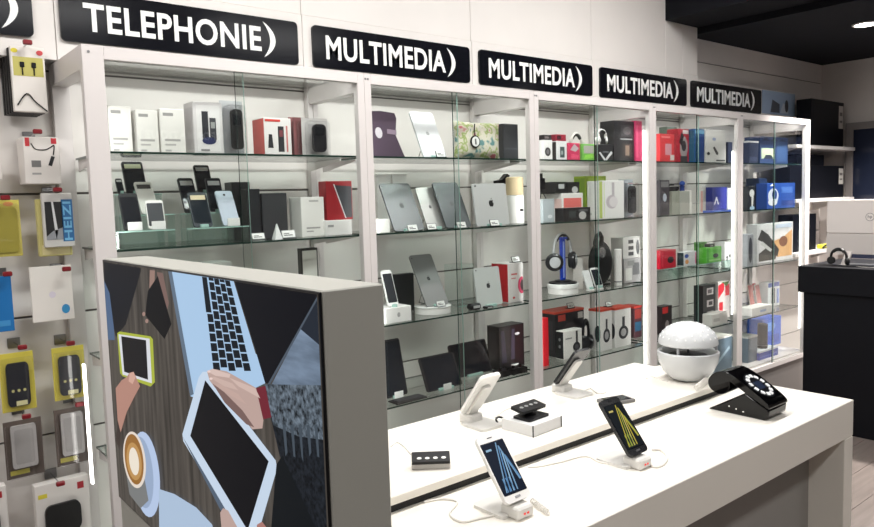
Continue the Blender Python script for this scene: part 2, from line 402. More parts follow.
# ------------------------------------------------------------------ display cabinets
ZT = 2.1025; SH = {1: 1.773, 2: 1.449, 3: 1.054, 4: .694, 5: .345}
D = .445; PW = .033
ORD = ['leftmost, under the TELEPHONIE sign', 'second from the left', 'middle one of the five', 'second from the right', 'rightmost, ending the row']
def cabinet(i):
    x0, x1 = (i if i else -.028), i+1.0
    r = thing('display_cabinet', 'tall white glazed display cabinet, ' + ORD[i], 'cabinet', (i+.5, D/2, 0), 'glass display cabinets along the wall')
    xa, xb = x0-(PW if i == 0 else 0), x1+(PW if i == 4 else 0)
    pl0, pl1 = (xa, x0+PW) , (x1-PW, xb)
    MB().box(pl0[0]+.0004, pl0[1], 0, .03, .30, ZT, bev=.0012).build('post', M_frame, r)
    MB().box(pl1[0], pl1[1]-.0004, 0, .03, .30, ZT, bev=.0012).build('post', M_frame, r)
    MB().box(pl0[0]+.0004, pl0[1]-.008, D-.03, D, .30, ZT, bev=.0012).build('rear_post', M_frame, r)
    MB().box(pl1[0]+.008, pl1[1]-.0004, D-.03, D, .30, ZT, bev=.0012).build('rear_post', M_frame, r)
    MB().box(pl0[1], pl1[0], 0, .03, ZT-.042, ZT, bev=.0012).build('top_rail', M_frame, r)
    MB().box(pl0[1], pl1[0], 0, .03, .30, .335, bev=.0012).build('bottom_rail', M_frame, r)
    for a, c in ((pl0[0]+.0004, pl0[1]-.012), (pl1[0]+.012, pl1[1]-.0004)):
        MB().box(a, c, .03, D-.03, ZT-.075, ZT, bev=.001).build('side_rail', M_frame, r)
        MB().box(a, c, .03, D-.03, .30, .345, bev=.001).build('side_rail', M_frame, r)
    MB().box(pl0[1]-.012, pl1[0]+.012, .03, D, ZT-.008, ZT-.001).build('top_panel', M_glass, r)
    MB().box(pl0[1]+.01, pl1[0]-.01, .0305, .044, ZT-.040, ZT-.028).build('added_led_bar', M_white, r)  # made-up bar that goes with the added fill light
    la = area('cabinet_fill_light', (i+.5, .050, ZT-.036), .86, .010, 1.0); la.rotation_euler[0] = math.radians(28); la.parent = r; la.location = (0, .050-D/2, ZT-.036)  # unseen fill light added behind the top rail to brighten the inside
    MB().box(x0+.034, x0+.042, .0315, .0345, .42, 1.98).build('added_led_profile', M_white, r)  # made-up profile, hidden by the left post, for the added fill light
    lb = area('cabinet_fill_light', (0, 0, 0), .012, 1.5, (.8, 1.5, 1.9, 2.0, 1.8)[i]); lb.parent = r; lb.location = (-.5+.039, .040-D/2, 1.20)  # unseen fill light added behind the left post to lift the lower shelves
    lb.rotation_euler = (math.radians(90), 0, math.radians(-38)) 
    MB().box(pl0[1]-.012, pl1[0]+.012, .03, D, .325, SH[5]).build('bottom_deck', M_frame, r)
    MB().box(xa+.002, xb-.002, .012, D, 0, .30, bev=.002).build('plinth', M_frameg, r)
    for k in (1, 2, 3, 4):
        z = SH[k]
        s = MB(); a, c = x0+.028, x1-.028
        s.add([(a, .036, z), (c, .036, z), (c, D-.032, z), (a, D-.032, z), (a, .036, z-.007), (c, .036, z-.007), (c, D-.032, z-.007), (a, D-.032, z-.007)],
              [(0, 1, 2, 3), (7, 6, 5, 4)], 0)
        b0 = len(s.v)-8
        for f in ((0, 1, 5, 4), (1, 2, 6, 5), (2, 3, 7, 6), (3, 0, 4, 7)): s.f.append([b0+j for j in f]); s.m.append(1)
        o = s.build('glass_shelf', [M_shelf, M_edge], r, smooth=0)
        for xx in (x0+.036, x1-.042):
            g = MB(); g.prism([(D-.032, z-.0072), (.14, z-.0072), (.14, z-.014), (D-.032, z-.05)], (xx, 0, 0), (0, 1, 0), (0, 0, 1), .006); g.build('shelf_bracket', M_frame, r)
    xm = x0+.49
    for q, (a, c, y0) in enumerate(((x0+.026, xm+.022, .015), (xm-.016, x1-.026, .004))):
        s = MB(); z0, z1 = .335, ZT-.042; y1 = y0+.006
        s.add([(a, y0, z0), (c, y0, z0), (c, y0, z1), (a, y0, z1), (a, y1, z0), (c, y1, z0), (c, y1, z1), (a, y1, z1)], [(0, 1, 2, 3), (7, 6, 5, 4)], 0)
        b0 = len(s.v)-8
        for f in ((0, 1, 5, 4), (1, 2, 6, 5), (2, 3, 7, 6), (3, 0, 4, 7)): s.f.append([b0+j for j in f]); s.m.append(1)
        s.build('glass_door', [M_glass, M_edge if q else M_acre], r, smooth=0)
    for dx in (.012, .024) if i in (1, 2, 3, 4) else (.0,):
        xx = x0-.012+dx*0 if i == 0 else x0+dx-.006
        sc = MB(); sc.prism(ell(0, 0, .0042, .0042, 10), (xx, 0, ZT-.022), (1, 0, 0), (0, 0, 1), .0016); sc.build('screw', M_steel, r)
    if i >= 2:
        z0 = {2: .55, 3: .75, 4: .52}[i]; z1 = {2: 1.95, 3: 1.85, 4: 1.50}[i]
        MB().box(x1-.052, x1-.034, .0315, .0355, z0, z1, bev=.002).build('led_strip', M_led, r)
    if i == 0:
        MB().box(xa-.008, xa, .22, .24, .62, 1.05, bev=.002).build('led_strip', M_led, r)
    return r
CABS = [cabinet(i) for i in range(5)]

# ------------------------------------------------------------------ sales table
TZ = .92; TX0, TX1, TY0, TY1 = -.078, 1.722, -1.587, -.885
TIER = .956
tb = thing('sales_table', 'long white sales table with a raised rear shelf', 'table', ((TX0+TX1)/2, (TY0+TY1)/2, 0))
MB().box(TX0, TX1, TY0, TY1, TZ-.115, TZ, bev=.002).build('tabletop', M_table, tb)
MB().box(TX1-.062, TX1, TY0, TY1, 0, TZ-.116, bev=.002).build('side_panel', M_table, tb)
MB().box(TX0, TX0+.062, TY0, TY1, 0, TZ-.116, bev=.002).build('side_panel', M_table, tb)
MB().box(TX0+.062, TX1-.062, -1.48, -1.45, 0, TZ-.116).build('modesty_panel', mat('panel_grey', (150, 147, 143), .5), tb)
MB().box(TX0+.003, 1.560, -1.262, TY1-.005, TZ, TIER-.019).build('riser_block', mat('shadow_gap_black', (15, 15, 16), .6), tb)
MB().box(TX0, 1.565, -1.268, TY1, TIER-.019, TIER, bev=.0015).build('raised_shelf', M_table, tb)

# ------------------------------------------------------------------ screen totem at the table's end
QX0, QX1, QY0, QY1, QZ = -.184, -.081, -1.62, -.556, 1.460
tv = thing('screen_totem', 'grey floor-standing totem with a large lit advertising screen', 'display totem', ((QX0+QX1)/2, (QY0+QY1)/2, 0))
MB().box(QX0, QX1, QY0, QY1, 0, QZ, bev=.002).build('housing', M_totem, tv)
VY0, VY1, VZ0, VZ1 = QY0+.006, QY1-.004, .848, QZ-.005
MB().box(QX0-.004, QX0, VY0-.003, VY1+.003, VZ0-.003, VZ1+.003, bev=.001).build('bezel', M_black, tv)
IMG = MB(); IMATS = []
def clip(poly):
    def cut(P, f, g):
        o = []
        for i in range(len(P)):
            a, b_ = P[i-1], P[i]; fa, fb = f(a), f(b_)
            if (fa >= 0) != (fb >= 0):
                t = fa/(fa-fb); o.append((a[0]+(b_[0]-a[0])*t, a[1]+(b_[1]-a[1])*t))
            if fb >= 0: o.append(b_)
        return o
    for f in (lambda p: p[0]-VY0, lambda p: VY1-p[0], lambda p: p[1]-VZ0, lambda p: VZ1-p[1]):
        if not poly: return poly
        poly = cut(poly, f, None)
    return poly
LAY = [0]
def pic(pxs, M, raw=False):
    """one flat piece of the picture shown on the screen; outline given in photo pixels"""
    P = pxs if raw else [(lambda v: (v.y, v.z))(onx(q, QX0-.004)) for q in pxs]
    P = clip(P)
    if len(P) < 3: return
    if M not in IMATS: IMATS.append(M)
    LAY[0] += 1; x = QX0-.0042-LAY[0]*.000035
    IMG.flat([(x, a, z) for a, z in P], IMATS.index(M))
S_ = .95
wood = mat('screen_wood', (76, 71, 66), .3, spec=.02, emit=S_, noise=.5, nscale=4.5, stretch=(1, 12, .9), rot=(-.55, 0, 0))
pic([(VY0, VZ0), (VY1, VZ0), (VY1, VZ1), (VY0, VZ1)], wood, True)
wood2 = mat('screen_wood_pale', (112, 128, 148), .3, spec=.02, emit=S_, noise=.35, nscale=9, stretch=(1, 1, 5))
D1, D2 = glow((20, 21, 27), S_), glow((13, 14, 18), S_)
pic([(104, 262), (141, 268), (141, 271), (126, 324), (116, 337), (105, 290)], D1)
pic([(104, 280), (109.6, 293), (113.8, 326), (115, 340), (106, 340)], glow((78, 100, 132), S_))
pic([(150, 270), (155, 270.5), (154.5, 290), (152, 294), (149.5, 288)], glow((150, 122, 112), S_))
pic([(157, 272), (163, 273), (169, 303), (167, 312), (161, 296)], glow((122, 98, 92), S_))
pic([(148, 291), (158, 276), (171.6, 324), (164.7, 339), (145.4, 315)], D2)
for q in ((144, 314), (147, 321)): pic(ell(q[0], q[1], 1.6, 2.2, 10), glow((160, 130, 120), S_))
# laptop
DECK = glow((168, 198, 228), S_)
pic([(168.3, 270), (233, 278), (256, 354), (260, 354), (266, 383), (247, 392), (215, 374), (205, 402), (190.4, 396)], DECK)
pic([(168.3, 270), (172, 270.5), (194, 394), (190.4, 396)], glow((96, 112, 130), S_))
def bil(q, u, v):
    a, b_, c, d = q
    return tuple((a[i]*(1-u)+b_[i]*u)*(1-v)+(d[i]*(1-u)+c[i]*u)*v for i in (0, 1))
KB = ((202.5, 274), (230.5, 278), (253, 371.5), (213.5, 371.5)); KM = glow((22, 28, 36), S_)
for c in range(5):
    nr = 10
    for r_ in range(nr):
        u0, u1 = c/5+.014, (c+1)/5-.014
        o_ = (c % 2)*.35
        v0, v1 = (r_-o_)/nr+.007, (r_+1-o_)/nr-.008
        v0, v1 = max(v0, 0), min(v1, 1)
        if c == 0 and r_ < 4: continue
        pic([bil(KB, u0, v0), bil(KB, u1, v0), bil(KB, u1, v1), bil(KB, u0, v1)], KM)
pic([bil(KB, .014, 0), bil(KB, .186, 0), bil(KB, .186, .39), bil(KB, .014, .39)], KM)
pic([(235, 278), (324, 288), (271.5, 383), (266.5, 383), (257, 351)], D1)
pic([(322.5, 293), (326, 300), (327, 386), (273, 384), (302, 328)], wood2)
pic([(322, 293), (326, 293), (327, 350), (302, 329)], glow((38, 44, 54), S_))
pic([(321, 292), (323, 292), (271.5, 384), (269, 384)], glow((78, 88, 100), S_))
# tablet
pic([(200, 377), (204, 371.5), (209, 371.5), (277, 460), (278.5, 468), (256, 545), (247, 545), (184.5, 441), (183.5, 434)], glow((196, 212, 230), S_))
pic([(183.5, 436), (186, 440), (248, 545), (240, 545)], glow((84, 98, 116), S_))
pic([(206.5, 380), (270, 461), (249, 530), (191.5, 435.5)], glow((16, 16, 21), S_))
# sweater, cuff and hand over the laptop
sw = mat('screen_knit', (84, 94, 104), .3, spec=.02, emit=S_, noise=.95, nscale=130)
sw2 = mat('screen_knit_dark', (28, 32, 38), .3, spec=.02, emit=S_, noise=.7, nscale=130)
pic([(271, 412), (329, 412), (332, 560), (300, 500), (281, 455)], sw2)
pic([(265.5, 384), (326.5, 385), (329, 440), (300, 436), (275, 425)], sw)
for k in range(6):
    x = 284+8*k; pic([(x, 425), (x+3, 424), (x+5, 452+(k % 3)*5), (x+3, 456)], glow((70, 80, 90), S_))
pic([(278, 464), (284, 455), (300, 490), (333, 560), (270, 560)], glow((20, 24, 28), S_))
pic([(257, 388), (267, 385.5), (273, 417), (265, 419)], glow((112, 40, 52), S_))
pic([(208.5, 371), (214, 368.5), (228, 371), (257.6, 387.5), (265, 420), (264, 428), (254, 429), (240, 411), (226, 395), (216, 387), (211, 380)], glow((186, 160, 152), S_))
pic([(214, 383), (226, 392), (244, 410), (256, 427), (248, 424), (226, 402)], glow((120, 96, 92), S_))
pic([(208.5, 371), (214, 368.5), (232, 374), (231, 377.5), (217, 375.5)], glow((212, 188, 180), S_))
pic([(211, 377), (216, 376.5), (234, 383), (240, 390), (226, 386)], glow((200, 174, 165), S_))
pic([(216, 384), (222, 384), (240, 394), (248, 404), (232, 395)], glow((192, 164, 155), S_))
pic([(231, 377.5), (257, 388), (262, 398), (240, 386)], glow((206, 181, 172), S_))
for q in ((210.5, 371.2), (212.6, 378.4)): pic(ell(q[0], q[1], 1.7, 1.2, 10), glow((232, 206, 200), S_))
# phone in a green case and the hand that holds it
pic([(118.5, 333), (121, 331.3), (152, 336.2), (154.3, 339), (156.3, 382), (152, 386.3), (124, 376), (121.5, 373)], glow((168, 178, 62), S_))
pic([(119.8, 334), (151, 338.5), (153.4, 383), (124, 374.3)], glow((214, 216, 222), S_))
pic([(122.6, 336), (147.5, 340), (149.5, 379.5), (125.6, 371.5)], glow((18, 18, 24), S_))
SKIN = glow((176, 132, 118), S_)
pic([(117, 388), (123, 380), (128, 377), (131, 372.5), (135, 371.5), (137.5, 377), (141.5, 386), (136, 396), (128, 412), (122, 432), (119, 420)], SKIN)
pic([(131, 373), (135, 371.5), (137, 377), (134, 384), (130, 381)], glow((206, 164, 148), S_))
pic([(119, 420), (122, 432), (121, 450), (117, 440)], glow((60, 50, 46), S_))
# coffee cup on a saucer
pic(ell(147.5, 474, 13.5, 43, 30, -.1), glow((178, 196, 226), S_))
pic(ell(144, 472, 10.5, 36, 30, -.1), glow((150, 168, 196), S_))
pic([(127, 470), (146, 478), (150, 500), (142, 508), (131, 494)], glow((120, 122, 122), S_))
pic(ell(136, 459.5, 11, 28.5, 30, -.12), glow((226, 214, 202), S_))
pic(ell(135.6, 459, 9.2, 25.5, 30, -.12), glow((150, 104, 48), S_))
pic(ell(135.6, 461, 7.4, 19, 30, -.12), glow((186, 142, 84), S_))
pic(ell(135.6, 461, 4.8, 14, 30, -.12), glow((232, 222, 206), S_))
pic([(160.5, 488.5), (176, 493.5), (198, 507), (214, 524), (222, 560), (161, 560)], glow((170, 190, 214), S_))
pic([(222, 512), (225, 507.5), (230, 510), (240, 528), (250, 560), (226, 560)], glow((186, 160, 152), S_))
pic([(259, 524), (264, 521), (268, 526), (268, 550), (256, 550)], glow((170, 120, 112), S_))
IMG.build('screen_image', IMATS, tv, smooth=0)
# ITEMS
# ------------------------------------------------------------------ goods in the cabinets: helpers
def depth_at(px, py, z, lo=.055, hi=.33): return max(lo, min(hi, onz((px, py), z).y))
def face_prints(mb, mats, o, ux, uy, W, H, prints):
    def mi(rgb):
        M = col(rgb, .4)
        if M not in mats: mats.append(M)
        return mats.index(M)
    for k, p in enumerate(prints):
        oo = Vector(o) + Vector(ux).cross(Vector(uy))*(.0001+.00025*k); X = Vector(ux)*W; Y = Vector(uy)*H
        if p[0] == 'r': poly = [(p[1], p[2]), (p[3], p[2]), (p[3], p[4]), (p[1], p[4])]; c = p[5]
        elif p[0] == 'e': poly = ell(p[1], p[2], p[3], p[4], 20); c = p[5]
        else: poly = p[1]; c = p[2]
        poly = [(min(.985, max(.015, a)), min(.985, max(.015, b_))) for a, b_ in poly]
        pr = MB(); pts = [oo+X*a+Y*b_ for a, b_ in poly]
        mb.flat(pts, mi(c))
def carton(name, label, cat, xl, xr, yt, sh, yd, dep, rgb, prints=(), side=(), z=None, group=None, top=None, rough=.4, matl=None, lid=None):
    zz = SH[sh] if z is None else z
    ym = (yt + 10)
    a, c = ony((xl, ym), yd), ony((xr, ym), yd)
    x0, x1 = a.x, c.x; z1 = ony(((xl+xr)/2, yt), yd).z
    y1 = min(yd+dep, .408)
    if z1 < zz+.01: z1 = zz+.01
    b_ = MB().box(x0, x1, yd, y1, zz, z1, bev=.0015).build(name, matl or col(rgb, rough))
    tag(b_, label, cat, group)
    if prints:
        m_ = MB(); ms = []; face_prints(m_, ms, (x0, yd, zz), (1, 0, 0), (0, 0, 1), x1-x0, z1-zz, prints)
        m_.build('printed_front', ms, b_, smooth=0)
    if side:
        m_ = MB(); ms = []; face_prints(m_, ms, (x0, y1, zz), (0, -1, 0), (0, 0, 1), y1-yd, z1-zz, side)
        m_.build('printed_side', ms, b_, smooth=0)
    if lid:
        MB().box(x0-.0004, x1+.0004, yd-.0004, y1+.0004, z1-.012, z1+.0006).build('lid', col(lid), b_)
    b_['_x0'], b_['_x1'], b_['_z1'], b_['_yd'], b_['_y1'] = x0, x1, z1, yd, y1
    return b_
def top_of(o): return o['_z1']
def price_tag(label, px, py, y, z, w=.05, h=.026, black=False, face=True):
    p = ony((px, py), y)
    r = thing('price_tag', label, 'price tag', (p.x, y, z), 'price tags in the display cabinets')
    n = Vector((0, -math.cos(.35), math.sin(.35))); u = Vector((0, math.sin(.35), math.cos(.35)))
    o = Vector((p.x, y-.004, z+h/2+.003))
    MB().prism(rrect(w, h, .002, 2), o, (1, 0, 0), u, .0015).build('card', col((240, 240, 238)), r)
    hm = MB().box(p.x-w/2-.002, p.x+w/2+.002, y-.016, y+.016, z, z+.003, bev=.0008)
    hm.prism(rrect(w+.006, h+.005, .003, 2), o-n*.0022, (1, 0, 0), u, .002)
    hm.build('holder', M_black if black else M_steel, r)
    m_ = MB(); ms = []
    face_prints(m_, ms, o-Vector((w/2, 0, 0))-u*(h/2)+n*.0016, (1, 0, 0), u, w, h, [('r', .12, .5, .55, .62, (90, 90, 90)), ('r', .12, .25, .8, .38, (60, 60, 60))])
    m_.build('printed_text', ms, r, smooth=0)
    return r
FRUIT = [(.0, -.30), (.10, -.34), (.22, -.30), (.31, -.12), (.34, .02), (.25, .08), (.22, .2), (.30, .3), (.18, .36), (.03, .31), (-.12, .36), (-.26, .28), (-.33, .1), (-.31, -.1), (-.22, -.28), (-.10, -.34)]
LEAF = [(.0, .40), (.02, .52), (.13, .62), (.12, .50)]
def slab(name, label, cat, bl, brx, tl, yd, z, rgb, kind='back', screen=(18, 22, 30), group=None, tagged=None, th=.008, logo=(40, 40, 44), rad=.012, easel=True, rough=.35, metal=0, tagblack=False):
    """a flat device leaning back on an easel. bl: photo pixel of its lower left corner, brx: lower right x, tl: upper left corner"""
    p0 = ony((bl[0], bl[1]), yd); p1 = ony((brx, bl[1]), yd)
    x0, x1 = p0.x, p1.x
    T = onx(tl, x0); ty, tz = min(T.y, .40), T.z
    if ty < yd+.01: ty = yd+.012
    B = Vector((x0, yd, z+.0015)); Tv = Vector((x0, ty, tz))
    u = (Tv-B); H = u.length; u.normalize(); X = Vector((1, 0, 0)); n = X.cross(u)
    W = x1-x0
    r = thing(name, label, cat, ((x0+x1)/2, yd, z), group)
    c = B + X*(W/2) + u*(H/2)
    body = mat('device_%d_%d_%d' % rgb, rgb, rough, metal, spec=.35)
    MB().prism(rrect(W, H, min(rad, W*.2)), c-n*th+u*.002, X, u, th).build('body', body, r)
    f = c+u*.002
    if kind == 'back':
        e = MB(); s_ = W*.21
        e.prism([(a*s_, b_*s_) for a, b_ in FRUIT], f+u*(H*.02), X, u, .0006).prism([(a*s_, b_*s_) for a, b_ in LEAF], f+u*(H*.02), X, u, .0006)
        e.build('logo', col(logo), r)
        MB().prism(ell(0, 0, W*.02, W*.02, 10), f-X*(W*.42)+u*(H*.44), X, u, .0012).build('camera_lens', M_black, r)
    elif kind == 'backplain':
        MB().prism(ell(0, 0, W*.07, W*.07, 12), f+u*(H*.38), X, u, .0012).build('camera_lens', M_black, r)
    else:
        bz = .035 if kind == 'edge' else .10
        MB().prism(rrect(W*.9, H*(1-2*bz), .003, 2), f, X, u, .0006).build('screen', mat('device_screen_%d_%d_%d' % screen, screen, .14, spec=.3), r)
        if kind == 'phone':
            MB().prism(rrect(W*.3, .003, .0012, 2), f-u*(H*.455), X, u, .0007).build('button', M_steel, r)
    if easel and ty-yd > .02:
        mid = B+X*(W/2)+u*(H*.55)-n*(th+.0005); ft = Vector((mid.x, min(mid.y+.07, .405), z+.002))
        MB().tube([mid, ft], .0022, 6).tube([ft, Vector((mid.x, yd+.004, z+.002))], .0022, 6).build('easel', M_chrome, r)
    MB().box((x0+x1)/2-W*.2, (x0+x1)/2+W*.2, yd-.012, yd+.002, z, z+.012, bev=.001).build('ledge', M_acre, r)
    if tagged:
        t = MB().box((x0+x1)/2-.024, (x0+x1)/2+.024, yd-.0155, yd-.0125, z+.001, z+.03, bev=.0005); t.build('price_card', col((238, 238, 236)), r)
    return r
def riser(label, xl, xr, yl, y0, y1, z0, z1):
    a, c = ony((xl, yl), (y0+y1)/2).x, ony((xr, yl), (y0+y1)/2).x
    r = thing('acrylic_riser', label, 'riser', ((a+c)/2, (y0+y1)/2, z0), 'clear risers under the goods')
    t = .004
    MB().box(a, c, y0, y1, z1-t, z1).build('top_plate', [M_acr], r)
    MB().box(a, c, y0, y0+t, z0, z1-t).build('front_plate', [M_acr], r)
    MB().box(a, c, y0-.0006, y0, z1-t, z1).build('polished_edge', M_acre, r)
    for xx in (a, c-t): MB().box(xx, xx+t, y0+t, y1, z0, z1-t).build('side_plate', M_acr, r)
    return r
def blister(label, xl, xr, yt, sh, yd, dep, inner, card, z=None):
    zz = SH[sh] if z is None else z
    a, c = ony((xl, yt+12), yd).x, ony((xr, yt+12), yd).x; z1 = ony(((xl+xr)/2, yt), yd).z; W, H = c-a, z1-zz
    r = thing('blister_pack', label, 'blister pack', ((a+c)/2, yd+dep/2, zz))
    MB().box(a, c, yd+dep-.002, yd+dep, zz, z1).build('backing_card', col(card), r)
    MB().box(a+W*.08, c-W*.08, yd, yd+dep-.003, zz+.0005, zz+H*.9, bev=.008).build('clear_shell', M_blister, r)
    o = Vector(((a+c)/2, yd+dep*.35, zz+H*.46))
    MB().prism(rrect(W*.5, H*.72, W*.16), o, (1, 0, 0), (0, 0, 1), .012).build('handset', col(inner, .3), r)
    MB().prism(rrect(W*.34, H*.2, W*.04), o+Vector((0, -.0121, H*.17)), (1, 0, 0), (0, 0, 1), .0006).build('screen', M_screen, r)
    return r
def headphones(name, label, c, w, h, rgb_band, rgb_cup, rgb_pad, rotz=0, on_z=None, rgb_face=None, tagp=None):
    """headset with an arched band; c is the point under its cups"""
    r = thing(name, label, 'headphones', c, None, rotz)
    rr = w/2; pts = []
    for k in range(17):
        a = math.pi*k/16; pts.append((rr*math.cos(a), 0, h*.42+(h*.56)*math.sin(a)**.8))
    b_ = MB()
    b_.tube(pts, .008, 8)
    b_.build('headband', mat('hp_%d_%d_%d' % rgb_band, rgb_band, .3), r, local=True)
    MB().tube([(p[0]*.97, 0, p[2]-.006) for p in pts[4:13]], .0095, 8).build('band_padding', mat('hp_%d_%d_%d' % rgb_pad, rgb_pad, .6), r, local=True)
    for s_ in (-1, 1):
        cz = h*.30; R = h*.22
        g = MB()
        prof = [(0, 0), (R*.9, 0), (R, R*.12), (R, R*.4), (R*.8, R*.55), (0, R*.55)]
        g.lathe(prof, (0, 0, 0), 24)
        # turn the cup so its outer face looks sideways and a little forward
        M = Matrix.Translation((s_*rr*.98, 0, cz)) @ Matrix.Rotation(s_*-.95, 4, 'Z') @ Matrix.Rotation(s_*math.pi/2, 4, 'Y')
        g.v = [M @ v for v in g.v]; q = g.build('ear_cup', mat('hp_%d_%d_%d' % rgb_cup, rgb_cup, .3), r, local=True)
        g = MB(); g.lathe([(0, R*.56), (R*.62, R*.56), (R*.62, R*.64), (R*.3, R*.7), (0, R*.7)], (0, 0, 0), 20); g.v = [M @ v for v in g.v]
        g.build('cup_cap', mat('hp_%d_%d_%d' % (rgb_face or rgb_band), rgb_face or rgb_band, .2), q, local=True)
        g = MB(); g.lathe([(0, -R*.3), (R*.7, -R*.3), (R*.88, -R*.15), (R*.88, 0), (0, 0)], (0, 0, 0), 20); g.v = [M @ v for v in g.v]
        g.build('ear_pad', mat('hp_%d_%d_%d' % rgb_pad, rgb_pad, .6), q, local=True)
    return r
BLK = (22, 22, 25); WHT = (236, 234, 230); DK = (38, 38, 42); GRY = (128, 128, 130); RED = (196, 30, 38)

# ------------------------------------------------------------------ cabinet 1, top shelf
def whitebox(label, xl, xr, yt, yd, lean=0):
    return carton('telephone_box', label, 'box', xl, xr, yt, 1, yd, .07, (226, 223, 218),
        [('r', .12, .84, .55, .91, (150, 148, 146)), ('r', .15, .28, .8, .33, (168, 166, 163)), ('r', .15, .18, .6, .22, (180, 178, 175)), ('r', .15, .05, .4, .09, (172, 170, 168))],
        [('r', .3, .3, .7, .5, (205, 203, 200))])
whitebox('plain white telephone box at the left end of the top shelf', 108, 131, 106, .12)
whitebox('plain white telephone box, second from the left on the top shelf', 136, 158, 110, .11)
whitebox('plain white telephone box standing next to the grey handset box', 160, 184, 109, .10)
carton('telephone_box', 'pale grey box printed with a dark handset and base', 'box', 193, 222, 102, 1, .10, .09, (206, 202, 202),
    [('r', .1, .06, .9, .94, (218, 215, 214)), ('r', .28, .3, .5, .82, (42, 42, 48)), ('r', .54, .28, .76, .7, (58, 58, 64)), ('r', .58, .5, .72, .62, (150, 152, 150)), ('e', .5, .26, .24, .07, (40, 46, 84)), ('r', .2, .06, .5, .1, (130, 130, 130))],
    [('r', .1, .1, .9, .9, (190, 186, 188))])
blister('glossy clear pack holding a black cordless telephone', 226, 249, 99, 1, .09, .06, (20, 20, 22), (178, 180, 182))
carton('telephone_box', 'white and red box printed with two dark handsets', 'box', 264, 291, 118, 1, .10, .10, (226, 222, 220),
    [('p', [(.12, .2), (.32, .2), (.28, .56), (.16, .56)], (40, 40, 44)), ('r', .5, .1, .72, .78, (44, 44, 48)), ('r', .55, .5, .68, .68, (120, 60, 66)), ('r', .8, .1, .86, .8, (200, 120, 116)), ('r', .04, .9, .6, .96, (206, 70, 64))],
    [('r', .02, .02, .98, .98, (206, 66, 58))])
for k, (xl, yd) in enumerate(((292, .16), (297, .125))):
    blister('clear pack with a red-edged card, %s of the row beside the red box' % ('rear one' if k == 0 else 'middle one'), xl, xl+24, 117, 1, yd, .03, (70, 50, 54), (150, 96, 98))
blister('clear pack with a rounded black phone, in front of the red-edged packs', 307, 333, 117, 1, .075, .045, (24, 24, 30), (196, 192, 190))

# ------------------------------------------------------------------ cabinet 1, second shelf: mobile phones on clear steps
S2 = SH[2]
ZF, ZM, ZK = ony((150, 230), .10).z, ony((165, 214), .19).z, ony((165, 193.5), .29).z
riser('low clear step under the left group of phones', 113, 172, 235, .07, .135, S2, ZF)
riser('middle clear step under the left group of phones', 117, 172, 225, .165, .23, S2, ZM)
riser('high clear step at the back of the left group of phones', 113, 160, 210, .265, .33, S2, ZK)
riser('low clear step under the phones in the middle of the shelf', 184, 246, 235, .07, .135, S2, ZF)
riser('middle clear step under the phones in the middle of the shelf', 178, 230, 225, .165, .23, S2, ZM)
riser('high clear step at the back behind the middle phones', 188, 225, 210, .265, .33, S2, ZK)
def phone(label, bl, brx, tl, yd, z, rgb, kind='phone', scr=(20, 24, 32), lab=None, price=True):
    r = slab('mobile_phone', label, 'phone', bl, brx, tl, yd, z, rgb, kind, scr, 'mobile phones on the clear steps', tagged=price, th=.007, rad=.008, easel=False)
    # holder strip on top of the phone with its printed card
    if lab:
        x0 = ony(bl, yd).x; x1 = ony((brx, bl[1]), yd).x; T = onx(tl, x0); B = Vector((x0, yd, z)); u = (Vector((x0, min(T.y, .4), T.z))-B); H = u.length; u.normalize()
        n = Vector((1, 0, 0)).cross(u); W = x1-x0
        MB().prism(rrect(W*.78, H*.13, .001, 2), B+Vector((W/2, 0, 0))+u*(H*.86)+n*.001, (1, 0, 0), u, .0008).build('card_strip', col(lab), r)
    return r
phone('black phone with a white price card at the left end of the step', (124.5, 230), 143.5, (118, 194), .098, ZF, (24, 24, 28), scr=(22, 24, 30))
phone('small white phone with a dark grey screen on the front step', (149, 230), 166.5, (145, 201), .098, ZF, (238, 236, 232), scr=(74, 76, 80))
phone('black phone half hidden by the cabinet post', (118.5, 194), 125, (115, 179), .282, ZK, (20, 20, 22), lab=(190, 190, 188), price=False)
phone('tall black phone with a pale green card on the rear left step', (127, 194), 148, (121, 162), .285, ZK, (28, 28, 32), lab=(206, 210, 176), price=False)
phone('white phone with a dark card strip behind the small white phone', (142.5, 214), 160, (133.5, 182.5), .193, ZM, (232, 230, 224), kind='edge', scr=(222, 220, 214), lab=(70, 68, 66), price=False)
phone('black phone with a grey card at the left of the middle group', (185.5, 214), 201, (177, 178.5), .193, ZM, (30, 30, 33), lab=(190, 190, 186), price=False)
phone('black phone standing highest at the back of the middle group', (198.5, 193), 214, (193, 165.5), .285, ZK, (28, 28, 30), lab=(178, 180, 178), price=False)
phone('dark blue-black phone with a grey card behind the silver phone', (211, 214), 226, (205, 178.5), .19, ZM, (30, 32, 42), lab=(186, 186, 188), price=False)
phone('dark phone with a beige card and silver edge on the front step', (194.5, 229), 213.5, (187, 193), .098, ZF, (44, 52, 60), scr=(18, 28, 36), lab=(220, 204, 168), price=False)
phone('pale silver phone showing its back and camera', (224, 228), 241, (214.5, 191.5), .098, ZF, (168, 178, 192), kind='backplain')
carton('phone_box', 'tall black phone box behind the silver phone', 'box', 232, 250, 182, 2, .29, .07, (40, 40, 45))
carton('phone_box', 'narrow black box with a price tag in front', 'box', 247, 260, 189, 2, .20, .06, (30, 31, 36), [('r', .1, .1, .9, .9, (34, 35, 40))])
carton('tablet_box', 'dark grey upright box beside the white box', 'box', 262, 287, 193, 2, .20, .07, (54, 54, 58), [('r', .05, .05, .95, .95, (58, 58, 62))], [('r', .1, .1, .9, .9, (46, 46, 50))])
